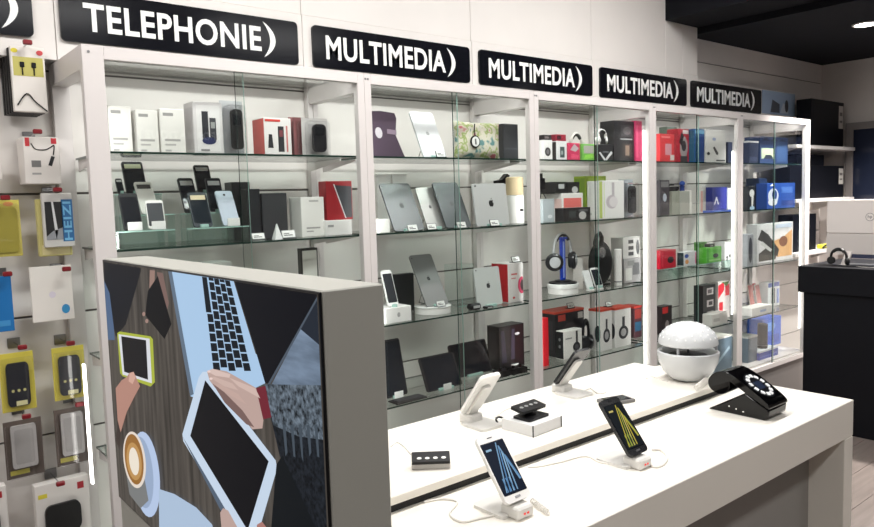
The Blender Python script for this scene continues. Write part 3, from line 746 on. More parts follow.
carton('telephone_box', 'white box with grey printed lines beside the red box', 'box', 301, 324, 197, 2, .13, .10, (240, 238, 234), [('r', .2, .2, .8, .24, (170, 168, 166)), ('r', .2, .12, .5, .15, (170, 168, 166)), ('r', .35, .88, .75, .92, (190, 188, 186))])
wbx = carton('accessory_box', 'low white box carrying the red tablet box', 'box', 326, 352, 220, 2, .11, .10, (238, 236, 234), [('r', .08, .55, .3, .7, (160, 160, 160))])
carton('tablet_box', 'red box printed with a silver-edged tablet', 'box', 326, 352, 181, 2, .13, .06, (150, 28, 36),
    [('p', [(.30, .9), (.97, .86), (.97, .06), (.72, .06)], (52, 54, 60)), ('p', [(.28, .92), (.32, .92), (.74, .04), (.70, .04)], (214, 214, 216))], z=top_of(wbx))
price_tag('white price tag in front of the narrow black box', 257, 222, .15, S2, .05, .022)
price_tag('white price tag in front of the dark grey upright box', 288, 234, .12, S2, .055, .028)
a_ = ony((277, 232), .10)
tri = tag(MB().add([(a_.x-.016, .085, S2), (a_.x+.016, .085, S2), (a_.x+.016, .115, S2), (a_.x-.016, .115, S2), (a_.x-.001, .098, S2+.06), (a_.x+.001, .098, S2+.06), (a_.x+.001, .102, S2+.06), (a_.x-.001, .102, S2+.06)],
    [(0, 1, 2, 3), (4, 5, 6, 7), (0, 1, 5, 4), (1, 2, 6, 5), (2, 3, 7, 6), (3, 0, 4, 7)]).build('pointed_stand', col((232, 232, 232))), 'small white pointed stand between the black boxes', 'stand')
# third and fourth shelf, mostly behind the screen totem
carton('tablet_box', 'white box with a dark border behind the screen totem', 'box', 301, 318, 248, 3, .22, .03, (60, 58, 56), [('r', .08, .03, .92, .97, (236, 234, 228)), ('r', .3, .35, .7, .37, (200, 198, 194))])
carton('accessory_box', 'low white box peeking over the screen totem', 'box', 205, 232, 262, 3, .2, .1, (232, 230, 226))
carton('accessory_box', 'white upright box seen through the side of the first cabinet', 'box', 107, 122, 312, 3, .10, .12, (236, 232, 228))
slab('tablet', 'black tablet leaning low at the left end of the first cabinet', 'tablet', (118, 452), 135, (103, 398), .12, SH[4]+.05, (24, 24, 26), 'edge', (16, 16, 20))
riser('white-edged clear step under the low black tablet', 112, 140, 458, .08, .26, SH[4], SH[4]+.05)

# ------------------------------------------------------------------ cabinet 2
# top shelf
p0, p1 = ony((370, 130), .12), ony((404, 130), .12); z1 = ony((380, 111), .12).z; z0 = SH[1]
pch = thing('tablet_sleeve', 'dark purple soft tablet sleeve with a round emblem', 'sleeve', ((p0.x+p1.x)/2, .15, z0))
Wp, Hp = ony((396, 130), .12).x-p0.x, z1-z0
MB().prism([(0, 0), (Wp*1.32, 0), (Wp*1.22, Hp*.12), (Wp*.95, Hp*.5), (Wp, Hp*.86), (Wp*.93, Hp*.97), (Wp*.4, Hp), (0, Hp*.98)], (p0.x, .15, z0), (1, 0, 0), (0, 0, 1), .035).build('sleeve', mat('purple_fabric', (72, 56, 72), .85, bump=.3, nscale=120), pch)
MB().prism(ell(Wp*.30, Hp*.53, Wp*.13, Hp*.12, 18, .3), (p0.x, .115, z0), (1, 0, 0), (0, 0, 1), .0012).build('emblem', col((196, 190, 196)), pch)
MB().prism([(Wp*.62, Hp*.52), (Wp*.98, Hp*.5), (Wp*.98, Hp*.6), (Wp*.62, Hp*.62)], (p0.x, .115, z0), (1, 0, 0), (0, 0, 1), .0012).build('strap', col((140, 122, 138)), pch)
slab('tablet', 'white and silver tablet leaning alone on the top shelf', 'tablet', (424, 153.5), 447, (409, 111.5), .10, SH[1], (206, 208, 210), 'back', logo=(150, 152, 154), rough=.4)
price_tag('black-framed price tag under the white tablet on the top shelf', 440, 150, .062, SH[1], .05, .026, True)
p0, p1 = ony((456, 140), .15).x, ony((502, 140), .15).x; z1 = ony((480, 122), .15).z; H = z1-SH[1]
cu = thing('cushion_pouch', 'flowery pastel padded pouch with a black and white pendant', 'pouch', ((p0+p1)/2, .17, SH[1]))
g = MB(); nx, nz = 16, 10
for sgn in (-1, 1):
    b0 = len(g.v)
    for j in range(nz+1):
        for i in range(nx+1):
            u_, v_ = i/nx*2-1, j/nz*2-1
            t_ = .034*((1-u_**4)*(1-v_**4))**.5+.001
            pin = 1-.07*(1-abs(u_))*0-.05*(v_*v_)*0
            X = (p0+p1)/2+u_*(p1-p0)/2*(1-.06*(1-v_*v_)); Z = SH[1]+.002+H/2+v_*H/2*(1-.06*(1-u_*u_))
            g.v.append(Vector((X, .17+sgn*t_, Z)))
    for j in range(nz):
        for i in range(nx):
            a = b0+j*(nx+1)+i; g.f.append([a, a+1, a+nx+2, a+nx+1]); g.m.append(0)
fmx = bpy.data.materials.new('flower_fabric'); fmx.use_nodes = True; nt = fmx.node_tree; b = nt.nodes['Principled BSDF']; b.inputs['Roughness'].default_value = .8
tc = nt.nodes.new('ShaderNodeTexCoord'); vo = nt.nodes.new('ShaderNodeTexNoise'); vo.inputs['Scale'].default_value = 16; vo.inputs['Detail'].default_value = 2
rp = nt.nodes.new('ShaderNodeValToRGB'); cr = rp.color_ramp; cr.interpolation = 'EASE'
for ps, c_ in ((.36, (98, 140, 140)), (.43, (206, 204, 186)), (.50, (214, 206, 190)), (.56, (150, 168, 96)), (.62, (208, 200, 182)), (.68, (196, 110, 118))):
    e_ = cr.elements.new(ps); e_.color = lin(c_)
cr.elements[0].color = lin((80, 110, 110)); cr.elements[-1].color = lin((190, 80, 96))
nt.links.new(tc.outputs['Object'], vo.inputs['Vector']); nt.links.new(vo.outputs['Fac'], rp.inputs['Fac']); nt.links.new(rp.outputs[0], b.inputs['Base Color'])
g.build('cushion', fmx, cu, smooth=80)
c_ = ony((476, 141.5), .125)
MB().lathe([(0, 0), (.030, 0), (.030, .006), (.024, .009), (0, .009)], (0, 0, 0), 24).build('tmp', M_black) if False else None
MB().prism(ell(0, 0, .030, .030, 24), (c_.x, .134, c_.z), (1, 0, 0), (0, 0, 1), .006).build('pendant_ring', M_black, cu)
MB().prism(ell(0, 0, .024, .024, 24), (c_.x, .1279, c_.z), (1, 0, 0), (0, 0, 1), .0012).prism([(-.004, -.014), (.006, -.014), (.003, .014), (-.006, .012)], (c_.x, .1266, c_.z), (1, 0, 0), (0, 0, 1), .0006, 1).build('pendant_face', [col((228, 228, 226)), col((90, 90, 92))], cu)
MB().tube([(c_.x, .131, c_.z+.028), (c_.x-.004, .131, c_.z+.055), (c_.x+.002, .133, c_.z+.085)], .003, 6).build('pendant_cord', M_black, cu)
carton('tablet_box', 'black flat box standing at the right end of the top shelf', 'box', 503, 518, 124, 1, .16, .05, (34, 36, 40), [('r', .05, .3, .95, .34, (60, 62, 66))])
# second shelf: tablets showing their backs
z2 = SH[2]
TG = 'tablets leaning on easels in the second cabinet'
carton('accessory_box', 'small white box at the back left, behind the dark grey tablet', 'box', 377, 391, 174, 2, .34, .05, (232, 230, 226))
carton('accessory_box', 'small white box at the back, second from the cabinet post', 'box', 393, 407, 174, 2, .34, .05, (230, 228, 224))
carton('accessory_box', 'tiny white box low beside the dark grey tablet', 'box', 379, 390, 219, 2, .08, .05, (240, 238, 234))
slab('tablet', 'dark grey tablet nearest the cabinet post on the second shelf', 'tablet', (395, 231), 425, (379, 184), .085, z2, (92, 94, 96), 'back', logo=(30, 30, 32), group=TG, metal=.4)
slab('tablet', 'silver tablet between two dark grey tablets on the second shelf', 'tablet', (428, 228.5), 446, (415, 188), .12, z2, (176, 174, 172), 'back', logo=(60, 60, 62), group=TG, metal=.3)
slab('tablet', 'dark grey tablet right of the narrow silver one', 'tablet', (447, 228), 472, (432, 183), .085, z2, (84, 88, 90), 'back', logo=(50, 50, 52), group=TG, metal=.4)
slab('tablet', 'large silver tablet at the right of the second shelf', 'tablet', (477, 226), 510, (472, 184), .07, z2, (206, 206, 206), 'back', logo=(24, 24, 26), group=TG, metal=.2)
price_tag('white price tag under the left dark grey tablet', 412, 228, .052, z2)
price_tag('black-framed price tag under the narrow silver tablet', 431, 226, .056, z2, black=True)
price_tag('white price tag under the right dark grey tablet', 461, 225, .052, z2)
price_tag('black-framed price tag under the large silver tablet', 494, 222, .044, z2, .055, .028, True)
c_ = ony((515, 210), .20); 
zc = ony((515, 195), .20).z; zt_ = ony((515, 177), .20).z
sp = thing('canister_speaker', 'white cylinder with a beige top at the shelf end', 'speaker', (c_.x, .20, z2))
MB().lathe([(0, 0), (.046, 0), (.048, .004), (.048, zc-z2-.003), (0, zc-z2-.003)], (c_.x, .20, z2), 28).build('body', M_white, sp)
MB().lathe([(0, 0), (.046, 0), (.046, zt_-zc-.006), (.036, zt_-zc), (0, zt_-zc)], (c_.x, .20, zc), 28).build('top', mat('beige_weave', (204, 182, 148), .8, bump=.4, nscale=200), sp)
MB().prism([(-.012, -.006), (.012, -.006), (.012, .006), (-.012, .006)], (c_.x, .1513, z2+.07), (1, 0, 0), (0, 0, 1), .0006).build('mark', M_black, sp)
q = ony((504, 178), .31)
gd = thing('mini_camera', 'small black angled gadget on a white block behind the silver tablet', 'gadget', (q.x, .33, z2))
MB().box(q.x-.05, q.x+.02, .30, .36, z2, ony((504, 184), .31).z, bev=.002).build('block', M_white, gd)
zz = ony((504, 184), .31).z
MB().prism([(-.045, 0), (.015, 0), (.05, .045), (.03, .055), (-.005, .025), (-.045, .018)], (q.x, .345, zz), (1, 0, 0), (0, 0, 1), .03).build('body', M_black, gd)
# third shelf
z3 = SH[3]
bx = carton('device_box', 'low white box with a small grey emblem on the third shelf', 'box', 386, 411.5, 307, 3, depth_at(398, 327, z3, .06), .12, (240, 238, 236), [('e', .5, .5, .06, .16, (170, 170, 170))])
slab('tablet', 'white-edged phone display leaning on the low white box', 'tablet', (389, 306), 399, (381, 271), bx['_yd']+.02, bx['_z1'], (232, 232, 230), 'phone', (50, 52, 56), th=.009)
slab('tablet', 'black tablet standing behind the white-edged phone', 'tablet', (392, 306), 413, (387, 273), bx['_yd']+.115, bx['_z1'], (34, 36, 38), 'edge', (28, 32, 34), easel=False) if False else None
carton('tablet_box', 'thin black upright box behind the white-edged phone', 'box', 390, 414, 274, 3, .30, .03, (36, 40, 42))
yc = .17; c_ = ony((433, 315), yc)
rb = thing('round_plinth', 'white round drum-shaped plinth on the third shelf', 'plinth', (c_.x, yc, z3))
zt_ = ony((433, 305), yc).z; Rr = .085
MB().lathe([(0, 0), (Rr, 0), (Rr, .028), (Rr-.003, .03), (0, .03)], (c_.x, yc, z3), 40).build('base', M_white, rb)
MB().lathe([(0, .03), (Rr+.003, .03), (Rr+.003, zt_-z3-.002), (Rr, zt_-z3), (0, zt_-z3)], (c_.x, yc, z3), 40).build('lid', mat('white_gloss', (236, 236, 234), .2), rb)
slab('tablet', 'grey tablet showing a dark emblem on the round white plinth', 'tablet', (427, 300), 449, (409, 256), yc-.04, zt_, (138, 138, 138), 'back', logo=(40, 40, 42), metal=.3)
price_tag('white price tag on the round plinth in front of the grey tablet', 440, 296, yc-.068, zt_, .045, .024)
gb = thing('glass_block', 'clear upright glass display block on the third shelf', 'glass block', (ony((462, 290), .22).x, .25, z3))
xa, xb = ony((455, 290), .22).x, ony((472, 290), .22).x
MB().box(xa, xb, .20, .30, z3, ony((462, 264), .22).z, bev=.002).build('block', M_acr, gb); MB().box(xa, xb, .1994, .2, z3, z3+.004).build('polished_edge', M_acre, gb)
def gadget(label, px, py, z, y, w, d, h, cat='gadget'):
    p = ony((px, py), y); g_ = thing('small_gadget', label, cat, (p.x, y, z))
    MB().box(p.x-w/2, p.x+w/2, y-d/2, y+d/2, z, z+h, bev=h*.3).build('body', M_black, g_)
    MB().box(p.x-w*.3, p.x+w*.3, y-d/2-.0006, y-d/2, z+h*.3, z+h*.7).build('badge', col((190, 190, 190)), g_)
    return g_
gadget('small black gadget with a grey badge beside the glass block', 474, 306, z3, .08, .07, .04, .03)
gadget('flat black gadget below the silver tablet on the third shelf', 488, 305, z3, .055, .05, .03, .012)
slab('tablet', 'silver tablet with a dark emblem on the third shelf', 'tablet', (478, 304.5), 503, (473.5, 269), .09, z3, (208, 212, 210), 'back', logo=(46, 48, 50), metal=.15)
price_tag('black-framed price tag under the silver tablet on the third shelf', 491, 301, .075-.02+.008, z3, .05, .026, True) if False else None
carton('headphone_box', 'white and red box with pink headphones printed on it', 'box', 508, 523, 263, 3, .10, .12, (240, 236, 234), [('e', .9, .42, .25, .22, (222, 44, 96)), ('e', .98, .42, .18, .15, (60, 20, 30)), ('r', .2, .7, .6, .74, (220, 120, 120)), ('r', .2, .6, .5, .63, (220, 150, 150)), ('e', .35, .12, .08, .03, (226, 90, 90))], [('r', .02, .02, .98, .98, (206, 34, 44))])
zt_ = ony((515.5, 263), .10).z
price_tag('black-framed price tag on top of the white and red headphone box', 515, 262, .135, zt_, .05, .026, True)
# fourth shelf
z4 = SH[4]
slab('tablet', 'black tablet half hidden by the totem on the fourth shelf', 'tablet', (386, 392), 408, (377, 342), .15, z4, (28, 29, 32), 'edge', (24, 30, 38), tagged=True)
slab('tablet', 'wide black tablet in front with a white price card', 'tablet', (428, 394), 463, (418.5, 359), .10, z4, (26, 28, 31), 'edge', (20, 27, 36), tagged=True)
slab('tablet', 'wide black tablet leaning behind the one with the price card', 'tablet', (456, 386), 493, (448, 346), .20, z4, (24, 25, 28), 'edge', (20, 26, 34))
carton('speaker_box', 'large glossy black box with purple sheen on the fourth shelf', 'box', 499, 524, 325, 4, .18, .09, (11, 10, 14), [('p', [(.1, .15), (.3, .15), (.2, .9), (.08, .9)], (48, 43, 66)), ('p', [(.45, .2), (.6, .2), (.62, .9), (.5, .9)], (60, 56, 74)), ('e', .72, .78, .1, .03, (200, 200, 206))], [('r', .2, .2, .8, .85, (24, 22, 32))])
price_tag('white price tag in front of the large glossy black box', 515, 365, .145, z4)
for k, (px, y, lab) in enumerate(((503, .085, 'left'), (516, .08, 'right'))):
    p = ony((px, 388), y); kb = thing('game_controller', 'black game controller lying flat on the fourth shelf, %s one' % lab, 'controller', (p.x, y, z4), 'controllers on the fourth shelf')
    MB().prism([(-.055, .0), (-.05, -.035), (-.025, -.02), (.025, -.02), (.05, -.035), (.055, 0), (.04, .028), (-.04, .028)], (p.x, y, z4+.004), (1, 0, 0), (0, 1, 0), .028).build('body', M_black, kb)
    for sx in (-.022, .022): MB().lathe([(0, 0), (.009, 0), (.007, .006), (.009, .012), (0, .013)], (p.x+sx, y-.005, z4+.032), 14).build('thumb_stick', M_gloss, kb)
    MB().box(p.x-.03, p.x+.03, y-.02, y+.02, z4, z4+.004).build('foot', M_black, kb)
p = ony((408, 400), .075); kb = thing('keyboard_cover', 'flat black tablet keyboard lying at the front of the fourth shelf', 'keyboard', (p.x, .075, z4))
MB().box(p.x-.085, p.x+.085, .04+.002, .11, z4, z4+.008, bev=.002).build('base', M_black, kb)
MB().box(p.x-.07, p.x+.07, .05, .1, z4+.008, z4+.0105).build('key_field', mat('keys_dark', (44, 46, 50), .5), kb)
gadget('black rounded device on the bottom deck near the totem', 400, 420, SH[5], .12, .16, .1, .05)

# ------------------------------------------------------------------ cabinet 3
z1s = SH[1]
bxa = carton('camera_box', 'small white camera box at the left of the top shelf', 'box', 543, 552.5, 140, 1, .10, .06, (226, 224, 222), [('e', .5, .42, .3, .22, (60, 58, 58)), ('e', .5, .42, .16, .12, (120, 118, 120))])
def on_top(base, name, label, cat, frac, h, rgb, **k):
    x0, x1, yd, y1, z = (base[q] for q in ('_x0', '_x1', '_yd', '_y1', '_z1'))
    w_ = x1-x0
    o = MB().box(x0+w_*frac[0], x0+w_*frac[1], yd+.005, y1-.005, z, z+h, bev=.0015).build(name, col(rgb)); tag(o, label, cat)
    for pr in k.get('prints', ()):
        pass
    if k.get('prints'):
        m_ = MB(); ms = []; face_prints(m_, ms, (x0+w_*frac[0], yd+.005, z), (1, 0, 0), (0, 0, 1), w_*(frac[1]-frac[0]), h, k['prints']); m_.build('printed_front', ms, o, smooth=0)
    return o
on_top(bxa, 'accessory_box', 'flat black box lying on the small white camera box', 'box', (.2, 1.0), .027, (34, 28, 30), prints=[('r', .1, .3, .6, .7, (120, 112, 112))])
bxb = carton('camera_box', 'small white box with a dark panel under the red box', 'box', 557, 567, 141, 1, .10, .06, (224, 224, 224), [('r', .3, .15, .75, .7, (70, 84, 84)), ('r', .4, .3, .6, .5, (160, 170, 168))], [('r', .1, .05, .9, .95, (60, 56, 56))])
on_top(bxb, 'accessory_box', 'dark red flat box on the small white box', 'box', (0, 1.0), .035, (150, 36, 56), prints=[('r', .1, .2, .5, .8, (60, 24, 32))])
carton('earphone_pack', 'pink and grey earphone pack on the top shelf', 'pack', 569, 580, 143, 1, .09, .04, (206, 60, 96), [('p', [(.1, .6), (.5, .95), (.9, .7), (.6, .5)], (190, 176, 178)), ('p', [(.2, .1), (.8, .1), (.9, .3), (.2, .4)], (228, 86, 120))])
def round_headset(label, px, py, y, z, rgbs, s_=.065):
    p = ony((px, py), y)
    h_ = headphones('headphones', label, (p.x, y, z), s_*1.3, s_*2.0, *rgbs); return h_
bxg = carton('headphone_box', 'lime green and grey box on the top shelf', 'box', 582.5, 595, 144, 1, .12, .05, (120, 190, 84), [('r', .1, .45, .9, .9, (176, 172, 166)), ('p', [(.1, .1), (.9, .2), (.8, .45), (.2, .35)], (150, 214, 90))])
pp = ony((579, 140), .2)
headphones('headphones', 'cream and black headphones behind the lime green box', (pp.x, .22, z1s), .10, .165, (214, 208, 202), (226, 222, 216), (40, 38, 38))
bxp = carton('headphone_box', 'black and white box printed with crossing white straps', 'box', 598.5, 613, 144.5, 1, .09, .05, (38, 38, 42), [('p', [(.02, .5), (.12, .55), (.5, .1), (.4, .02)], (214, 214, 216)), ('p', [(.98, .5), (.86, .62), (.45, .1), (.55, .02)], (220, 220, 222)), ('r', .3, .5, .7, .6, (110, 112, 116))])
headphones('headphones', 'white headphones with black pads on the black and white box', ((bxp['_x0']+bxp['_x1'])/2, bxp['_yd']+.028, bxp['_z1']), .075, .085, (222, 220, 218), (216, 214, 212), (26, 26, 28))
carton('speaker_box', 'large black box with two grey pictured drivers', 'box', 614, 634, 121, 1, .10, .10, (36, 36, 40), [('r', .35, .62, .92, .9, (66, 64, 68)), ('e', .65, .76, .2, .1, (104, 102, 104)), ('r', .4, .1, .9, .45, (62, 56, 54)), ('r', .55, .15, .75, .4, (150, 128, 112)), ('r', .3, .54, .9, .57, (170, 170, 172))], [('r', .1, .1, .9, .9, (28, 28, 32))])
carton('earphone_pack', 'tall bright pink pack at the right end of the top shelf', 'pack', 635.5, 642, 121, 1, .09, .05, (206, 60, 108), [('r', .1, .1, .4, .9, (226, 96, 136))])
# second shelf
pz = ony((543, 180), .16)
wb3 = carton('round_box', 'white box with a coral red label on the second shelf', 'box', 562, 583, 193, 2, .13, .13, (234, 230, 226), [('r', .08, .48, .92, .82, (232, 116, 110))], [('r', .3, .45, .98, .8, (238, 206, 202))])
on_top(wb3, 'accessory_box', 'small black box with white print on the white box, left one', 'box', (-.28, .26), .062, (28, 28, 30), prints=[('r', .3, .4, .8, .8, (200, 200, 200))])
on_top(wb3, 'accessory_box', 'small black box with white print on the white box, right one', 'box', (.30, .88), .06, (26, 26, 28), prints=[('e', .6, .3, .25, .3, (206, 206, 206))])
gbx = carton('accessory_box', 'pale grey box at the left of the second shelf', 'box', 543, 554.5, 199, 2, .08, .10, (164, 172, 176), [('r', .1, .1, .9, .9, (170, 178, 182)), ('e', .6, .25, .2, .08, (210, 214, 216))])
fg = thing('tripod_holder', 'small black tripod holder standing on the pale grey box', 'holder', ((gbx['_x0']+gbx['_x1'])/2, gbx['_yd']+.05, gbx['_z1']))
zz = gbx['_z1']; cx_ = (gbx['_x0']+gbx['_x1'])/2; cy_ = gbx['_yd']+.05
for an in (90, 210, 330):
    MB().tube([(cx_+.025*math.cos(math.radians(an)), cy_+.025*math.sin(math.radians(an)), zz+.003), (cx_, cy_, zz+.05)], .003, 6).build('leg', M_black, fg)
MB().box(cx_-.02, cx_+.02, cy_-.012, cy_+.012, zz+.05, zz+.11, bev=.003).box(cx_-.006, cx_+.006, cy_-.006, cy_+.006, zz+.11, zz+.135).build('clamp', M_black, fg)
carton('accessory_box', 'long low black box at the front of the second shelf', 'box', 563.5, 590.5, 207.5, 2, .055, .06, (32, 30, 32), [('r', .2, .25, .45, .75, (60, 66, 66)), ('e', .7, .4, .14, .3, (190, 188, 186)), ('r', .55, .7, .9, .85, (96, 96, 98))])
carton('headphone_box', 'bright lime green box behind the white headphone box', 'box', 586, 606, 176, 2, .22, .09, (176, 206, 52), [('r', .1, .1, .5, .8, (160, 196, 40)), ('r', .1, .85, .9, .95, (200, 226, 96))], [('r', .1, .05, .9, .95, (150, 190, 44))])
carton('headphone_box', 'white box with a grey headphone picture and lime edge', 'box', 602.5, 624, 180.5, 2, .08, .11, (240, 238, 236), [('e', .42, .44, .26, .18, (196, 186, 192)), ('e', .50, .44, .2, .14, (228, 222, 224)), ('r', .42, .6, .54, .95, (190, 184, 188)), ('r', .06, .06, .08, .95, (200, 220, 120))], [('r', .8, .02, .98, .98, (206, 222, 120)), ('r', .1, .1, .3, .16, (190, 190, 190))])
blister('clear pack with a black cylinder at the right of the second shelf', 627, 641, 179, 2, .10, .06, (26, 28, 34), (146, 152, 158))
# third shelf
yc = .15; c_ = ony((563, 292), yc); zt_ = ony((563, 283), yc).z
rb = thing('round_plinth', 'white round plinth with a black top under the headphones', 'plinth', (c_.x, yc, z3)); Rr = .083
MB().lathe([(0, 0), (Rr, 0), (Rr, .03), (Rr-.003, .032), (0, .032)], (c_.x, yc, z3), 36).build('base', M_white, rb)
MB().lathe([(0, .032), (Rr+.003, .032), (Rr+.003, zt_-z3-.002), (Rr, zt_-z3), (0, zt_-z3)], (c_.x, yc, z3), 36).build('drum', mat('white_gloss', (236, 236, 234), .2), rb)
MB().lathe([(0, 0), (Rr*.95, 0), (Rr*.9, .008), (0, .01)], (c_.x, yc, zt_), 36).build('top_disc', M_black, rb)
zt_ += .0102
st = thing('headphone_stand', 'bright blue headphone stand on the round white plinth', 'stand', (c_.x, yc, zt_))
ztop = ony((563, 234), yc).z
MB().lathe([(0, 0), (.045, 0), (.043, .006), (0, .008)], (c_.x, yc, zt_), 24).build('foot', M_black, st)
BLU = mat('stand_blue', (40, 70, 190), .25)
MB().box(c_.x-.018, c_.x+.018, yc-.008, yc+.008, zt_+.007, ztop-.03, bev=.003).build('upright', BLU, st)
MB().box(c_.x-.03, c_.x+.03, yc-.014, yc+.014, ztop-.03, ztop-.016, bev=.004).build('cradle', BLU, st)
MB().box(c_.x-.006, c_.x+.006, yc-.0092, yc-.0081, zt_+.02, ztop-.04).build('highlight_strip', col((140, 160, 226)), st)
hh = headphones('headphones', 'silver and black headphones hanging on the blue stand', (c_.x, yc, ztop-.215), .145, .222, (190, 190, 192), (30, 30, 33), (24, 24, 26), 0, rgb_face=(176, 178, 180))
yc = .20; c_ = ony((600.5, 268), yc); R_ = .098
dk = thing('disc_stand', 'large black egg-shaped display disc on the third shelf', 'display stand', (c_.x, yc, z3))
g = MB().sphere((0, 0, 0), 1, n=28, k=16); g.v = [Vector((v.x*R_, v.y*.045, v.z*(c_.z-z3+.025)+c_.z-z3)) for v in g.v]
zc0 = min(v.z for v in g.v); g.v = [v-Vector((0, 0, zc0-.006))+Vector((c_.x, yc, z3)) for v in g.v]
g.build('disc', mat('matt_black', (24, 24, 26), .55), dk)
MB().box(c_.x-.05, c_.x+.05, yc-.035, yc+.035, z3, z3+.012, bev=.003).build('foot', M_black, dk)
q = ony((600, 253), yc-.06)
hb_ = thing('headphones', 'folded black headphones with a silver cup on the black disc', 'headphones', (q.x, yc-.06, q.z-.03))
MB().lathe([(0, 0), (.03, 0), (.034, .006), (.034, .02), (0, .022)], (0, 0, 0), 24).build('x', M_black) if False else None
MB().prism(ell(0, 0, .036, .036, 26), (q.x+.004, yc-.047, q.z), (1, 0, 0), (0, 0, 1), .022).build('ear_cup', M_black, hb_)
MB().prism(ell(0, 0, .033, .033, 26), (q.x+.004, yc-.0695, q.z), (1, 0, 0), (0, 0, 1), .002).build('cup_cap', M_chrome, hb_)
pts = [(q.x-.02+.0*k, yc-.055, q.z+.0) for k in range(1)] + [(q.x-.03, yc-.055, q.z+.02), (q.x-.036, yc-.055, q.z+.06), (q.x-.02, yc-.055, q.z+.1), (q.x+.006, yc-.055, q.z+.112), (q.x+.022, yc-.055, q.z+.09), (q.x+.02, yc-.055, q.z+.04)]
MB().tube(pts, .013, 10).build('headband', M_black, hb_)
ws = carton('accessory_box', 'small white box behind the little white phones', 'box', 573, 583, 259, 3, .17, .05, (226, 222, 218))
slab('mobile_phone', 'small white phone leaning left of the black disc', 'phone', (587.5, 289), 594, (582.5, 271), .075, z3+.012, (238, 238, 238), 'edge', (232, 232, 232), th=.006, easel=False)
slab('mobile_phone', 'small phone with a dark screen leaning before the black disc', 'phone', (596, 288), 603.5, (590, 268.5), .075, z3+.012, (236, 236, 236), 'phone', (46, 48, 54), th=.006, easel=False)
for px, nm in ((590.5, 'left'), (599.5, 'right')):
    p = ony((px, 288), .075); tag(MB().box(p.x-.018, p.x+.018, .058, .095, z3, z3+.0115, bev=.002).build('display_block', M_white), 'small white block under the %s one of the little phones' % nm, 'block')
p = ony((615, 270), .13); zt_ = ony((615, 249), .13).z
cy = thing('cylinder_speaker', 'slim white cylinder right of the black disc', 'speaker', (p.x+.015, .12, z3))
MB().lathe([(0, 0), (.022, 0), (.022, zt_-z3-.004), (.018, zt_-z3), (0, zt_-z3)], (p.x+.015, .12, z3), 20).build('body', M_white, cy)
MB().lathe([(0, 0), (.03, 0), (.03, -.0)], (0, 0, 0), 8) 
MB().lathe([(.0225, .02), (.024, .02), (.024, .026), (.0225, .026)], (p.x+.015, .12, z3), 20).build('ring', M_steel, cy)
b1 = carton('accessory_box', 'grey patterned box under the grey box with black windows', 'box', 624, 641, 258, 3, .14, .10, (150, 148, 148), [('r', .1, .1, .45, .6, (188, 188, 184)), ('r', .5, .3, .9, .8, (96, 96, 98)), ('r', .2, .7, .6, .9, (120, 122, 120))])
on_top(b1, 'accessory_box', 'grey box with three black windows at the right of the third shelf', 'box', (0, 1), .125, (184, 182, 180), prints=[('r', .3, .7, .6, .88, (40, 40, 42)), ('r', .3, .4, .6, .58, (44, 44, 46)), ('r', .3, .12, .6, .3, (60, 60, 62)), ('e', .85, .5, .1, .35, (90, 90, 92))])
# fourth shelf
OR = (204, 74, 56)
carton('headphone_box', 'narrow red box at the left end of the fourth shelf', 'box', 543, 548.5, 318, 4, .075, .06, (190, 30, 40))
bk = carton('headphone_box', 'large dark headphone box with an orange-red lid', 'box', 555, 584, 310, 4, .18, .12, (40, 38, 42), [('e', .5, .42, .3, .3, (66, 60, 62)), ('e', .5, .42, .18, .2, (34, 34, 38)), ('r', .1, .78, .35, .92, (190, 76, 66)), ('r', .78, .78, .95, .92, (206, 200, 196))], [('r', .15, .15, .85, .8, (56, 52, 56))], lid=OR)
carton('headphone_box', 'black and white box with a round headphone picture', 'box', 563.5, 582, 330, 4, depth_at(572, 358, z4, .06, .12), .055, (236, 234, 230), [('r', .04, .04, .96, .96, (232, 230, 226)), ('e', .7, .38, .2, .17, (36, 36, 40)), ('e', .7, .38, .1, .085, (84, 84, 88)), ('r', .66, .5, .76, .95, (44, 44, 48)), ('r', .1, .7, .45, .75, (150, 150, 150))], [('r', .02, .02, .98, .98, (30, 30, 33)), ('e', .5, .7, .14, .06, (150, 150, 150)), ('e', .5, .45, .14, .06, (150, 150, 150))])
p = ony((592, 335), .13)
headphones('headphones', 'black headphones standing between the dark and white boxes', (p.x-.03, .15, z4), .05, .19, (26, 26, 30), (24, 24, 28), (16, 16, 18), 0, rgb_face=(44, 44, 48))
def hbox(label, xl, xr, yt, yd):
    return carton('headphone_box', label, 'box', xl, xr, yt, 4, yd, .085, (236, 234, 232), [('e', .52, .36, .3, .17, (40, 40, 46)), ('e', .52, .36, .17, .1, (176, 174, 176)), ('r', .44, .5, .6, .76, (60, 60, 66))], [('p', [(.1, .1), (.6, .02), (.95, .35), (.6, .7)], (226, 222, 220)), ('e', .75, .42, .25, .2, (50, 50, 56))], lid=OR)
hbox('white headphone box with a red lid, left one of two alike', 600.5, 612, 309, .09)
hbox('white headphone box with a red lid, right one of two alike', 615, 631, 307, .09)
price_tag('black-framed price tag on the left white headphone box', 608, 307, .135, ony((606, 309), .09).z+.001, .045, .024, True)
price_tag('black-framed price tag on the dark headphone box lid', 570, 306, .22, bk['_z1']+.001, .05, .026, True)
carton('headphone_box', 'dark box with red and blue print at the right of the fourth shelf', 'box', 634, 642, 306, 4, .19, .10, (80, 50, 56), [('r', .1, .2, .9, .5, (50, 90, 120)), ('r', .1, .6, .9, .9, (150, 60, 56))], lid=(186, 60, 52))

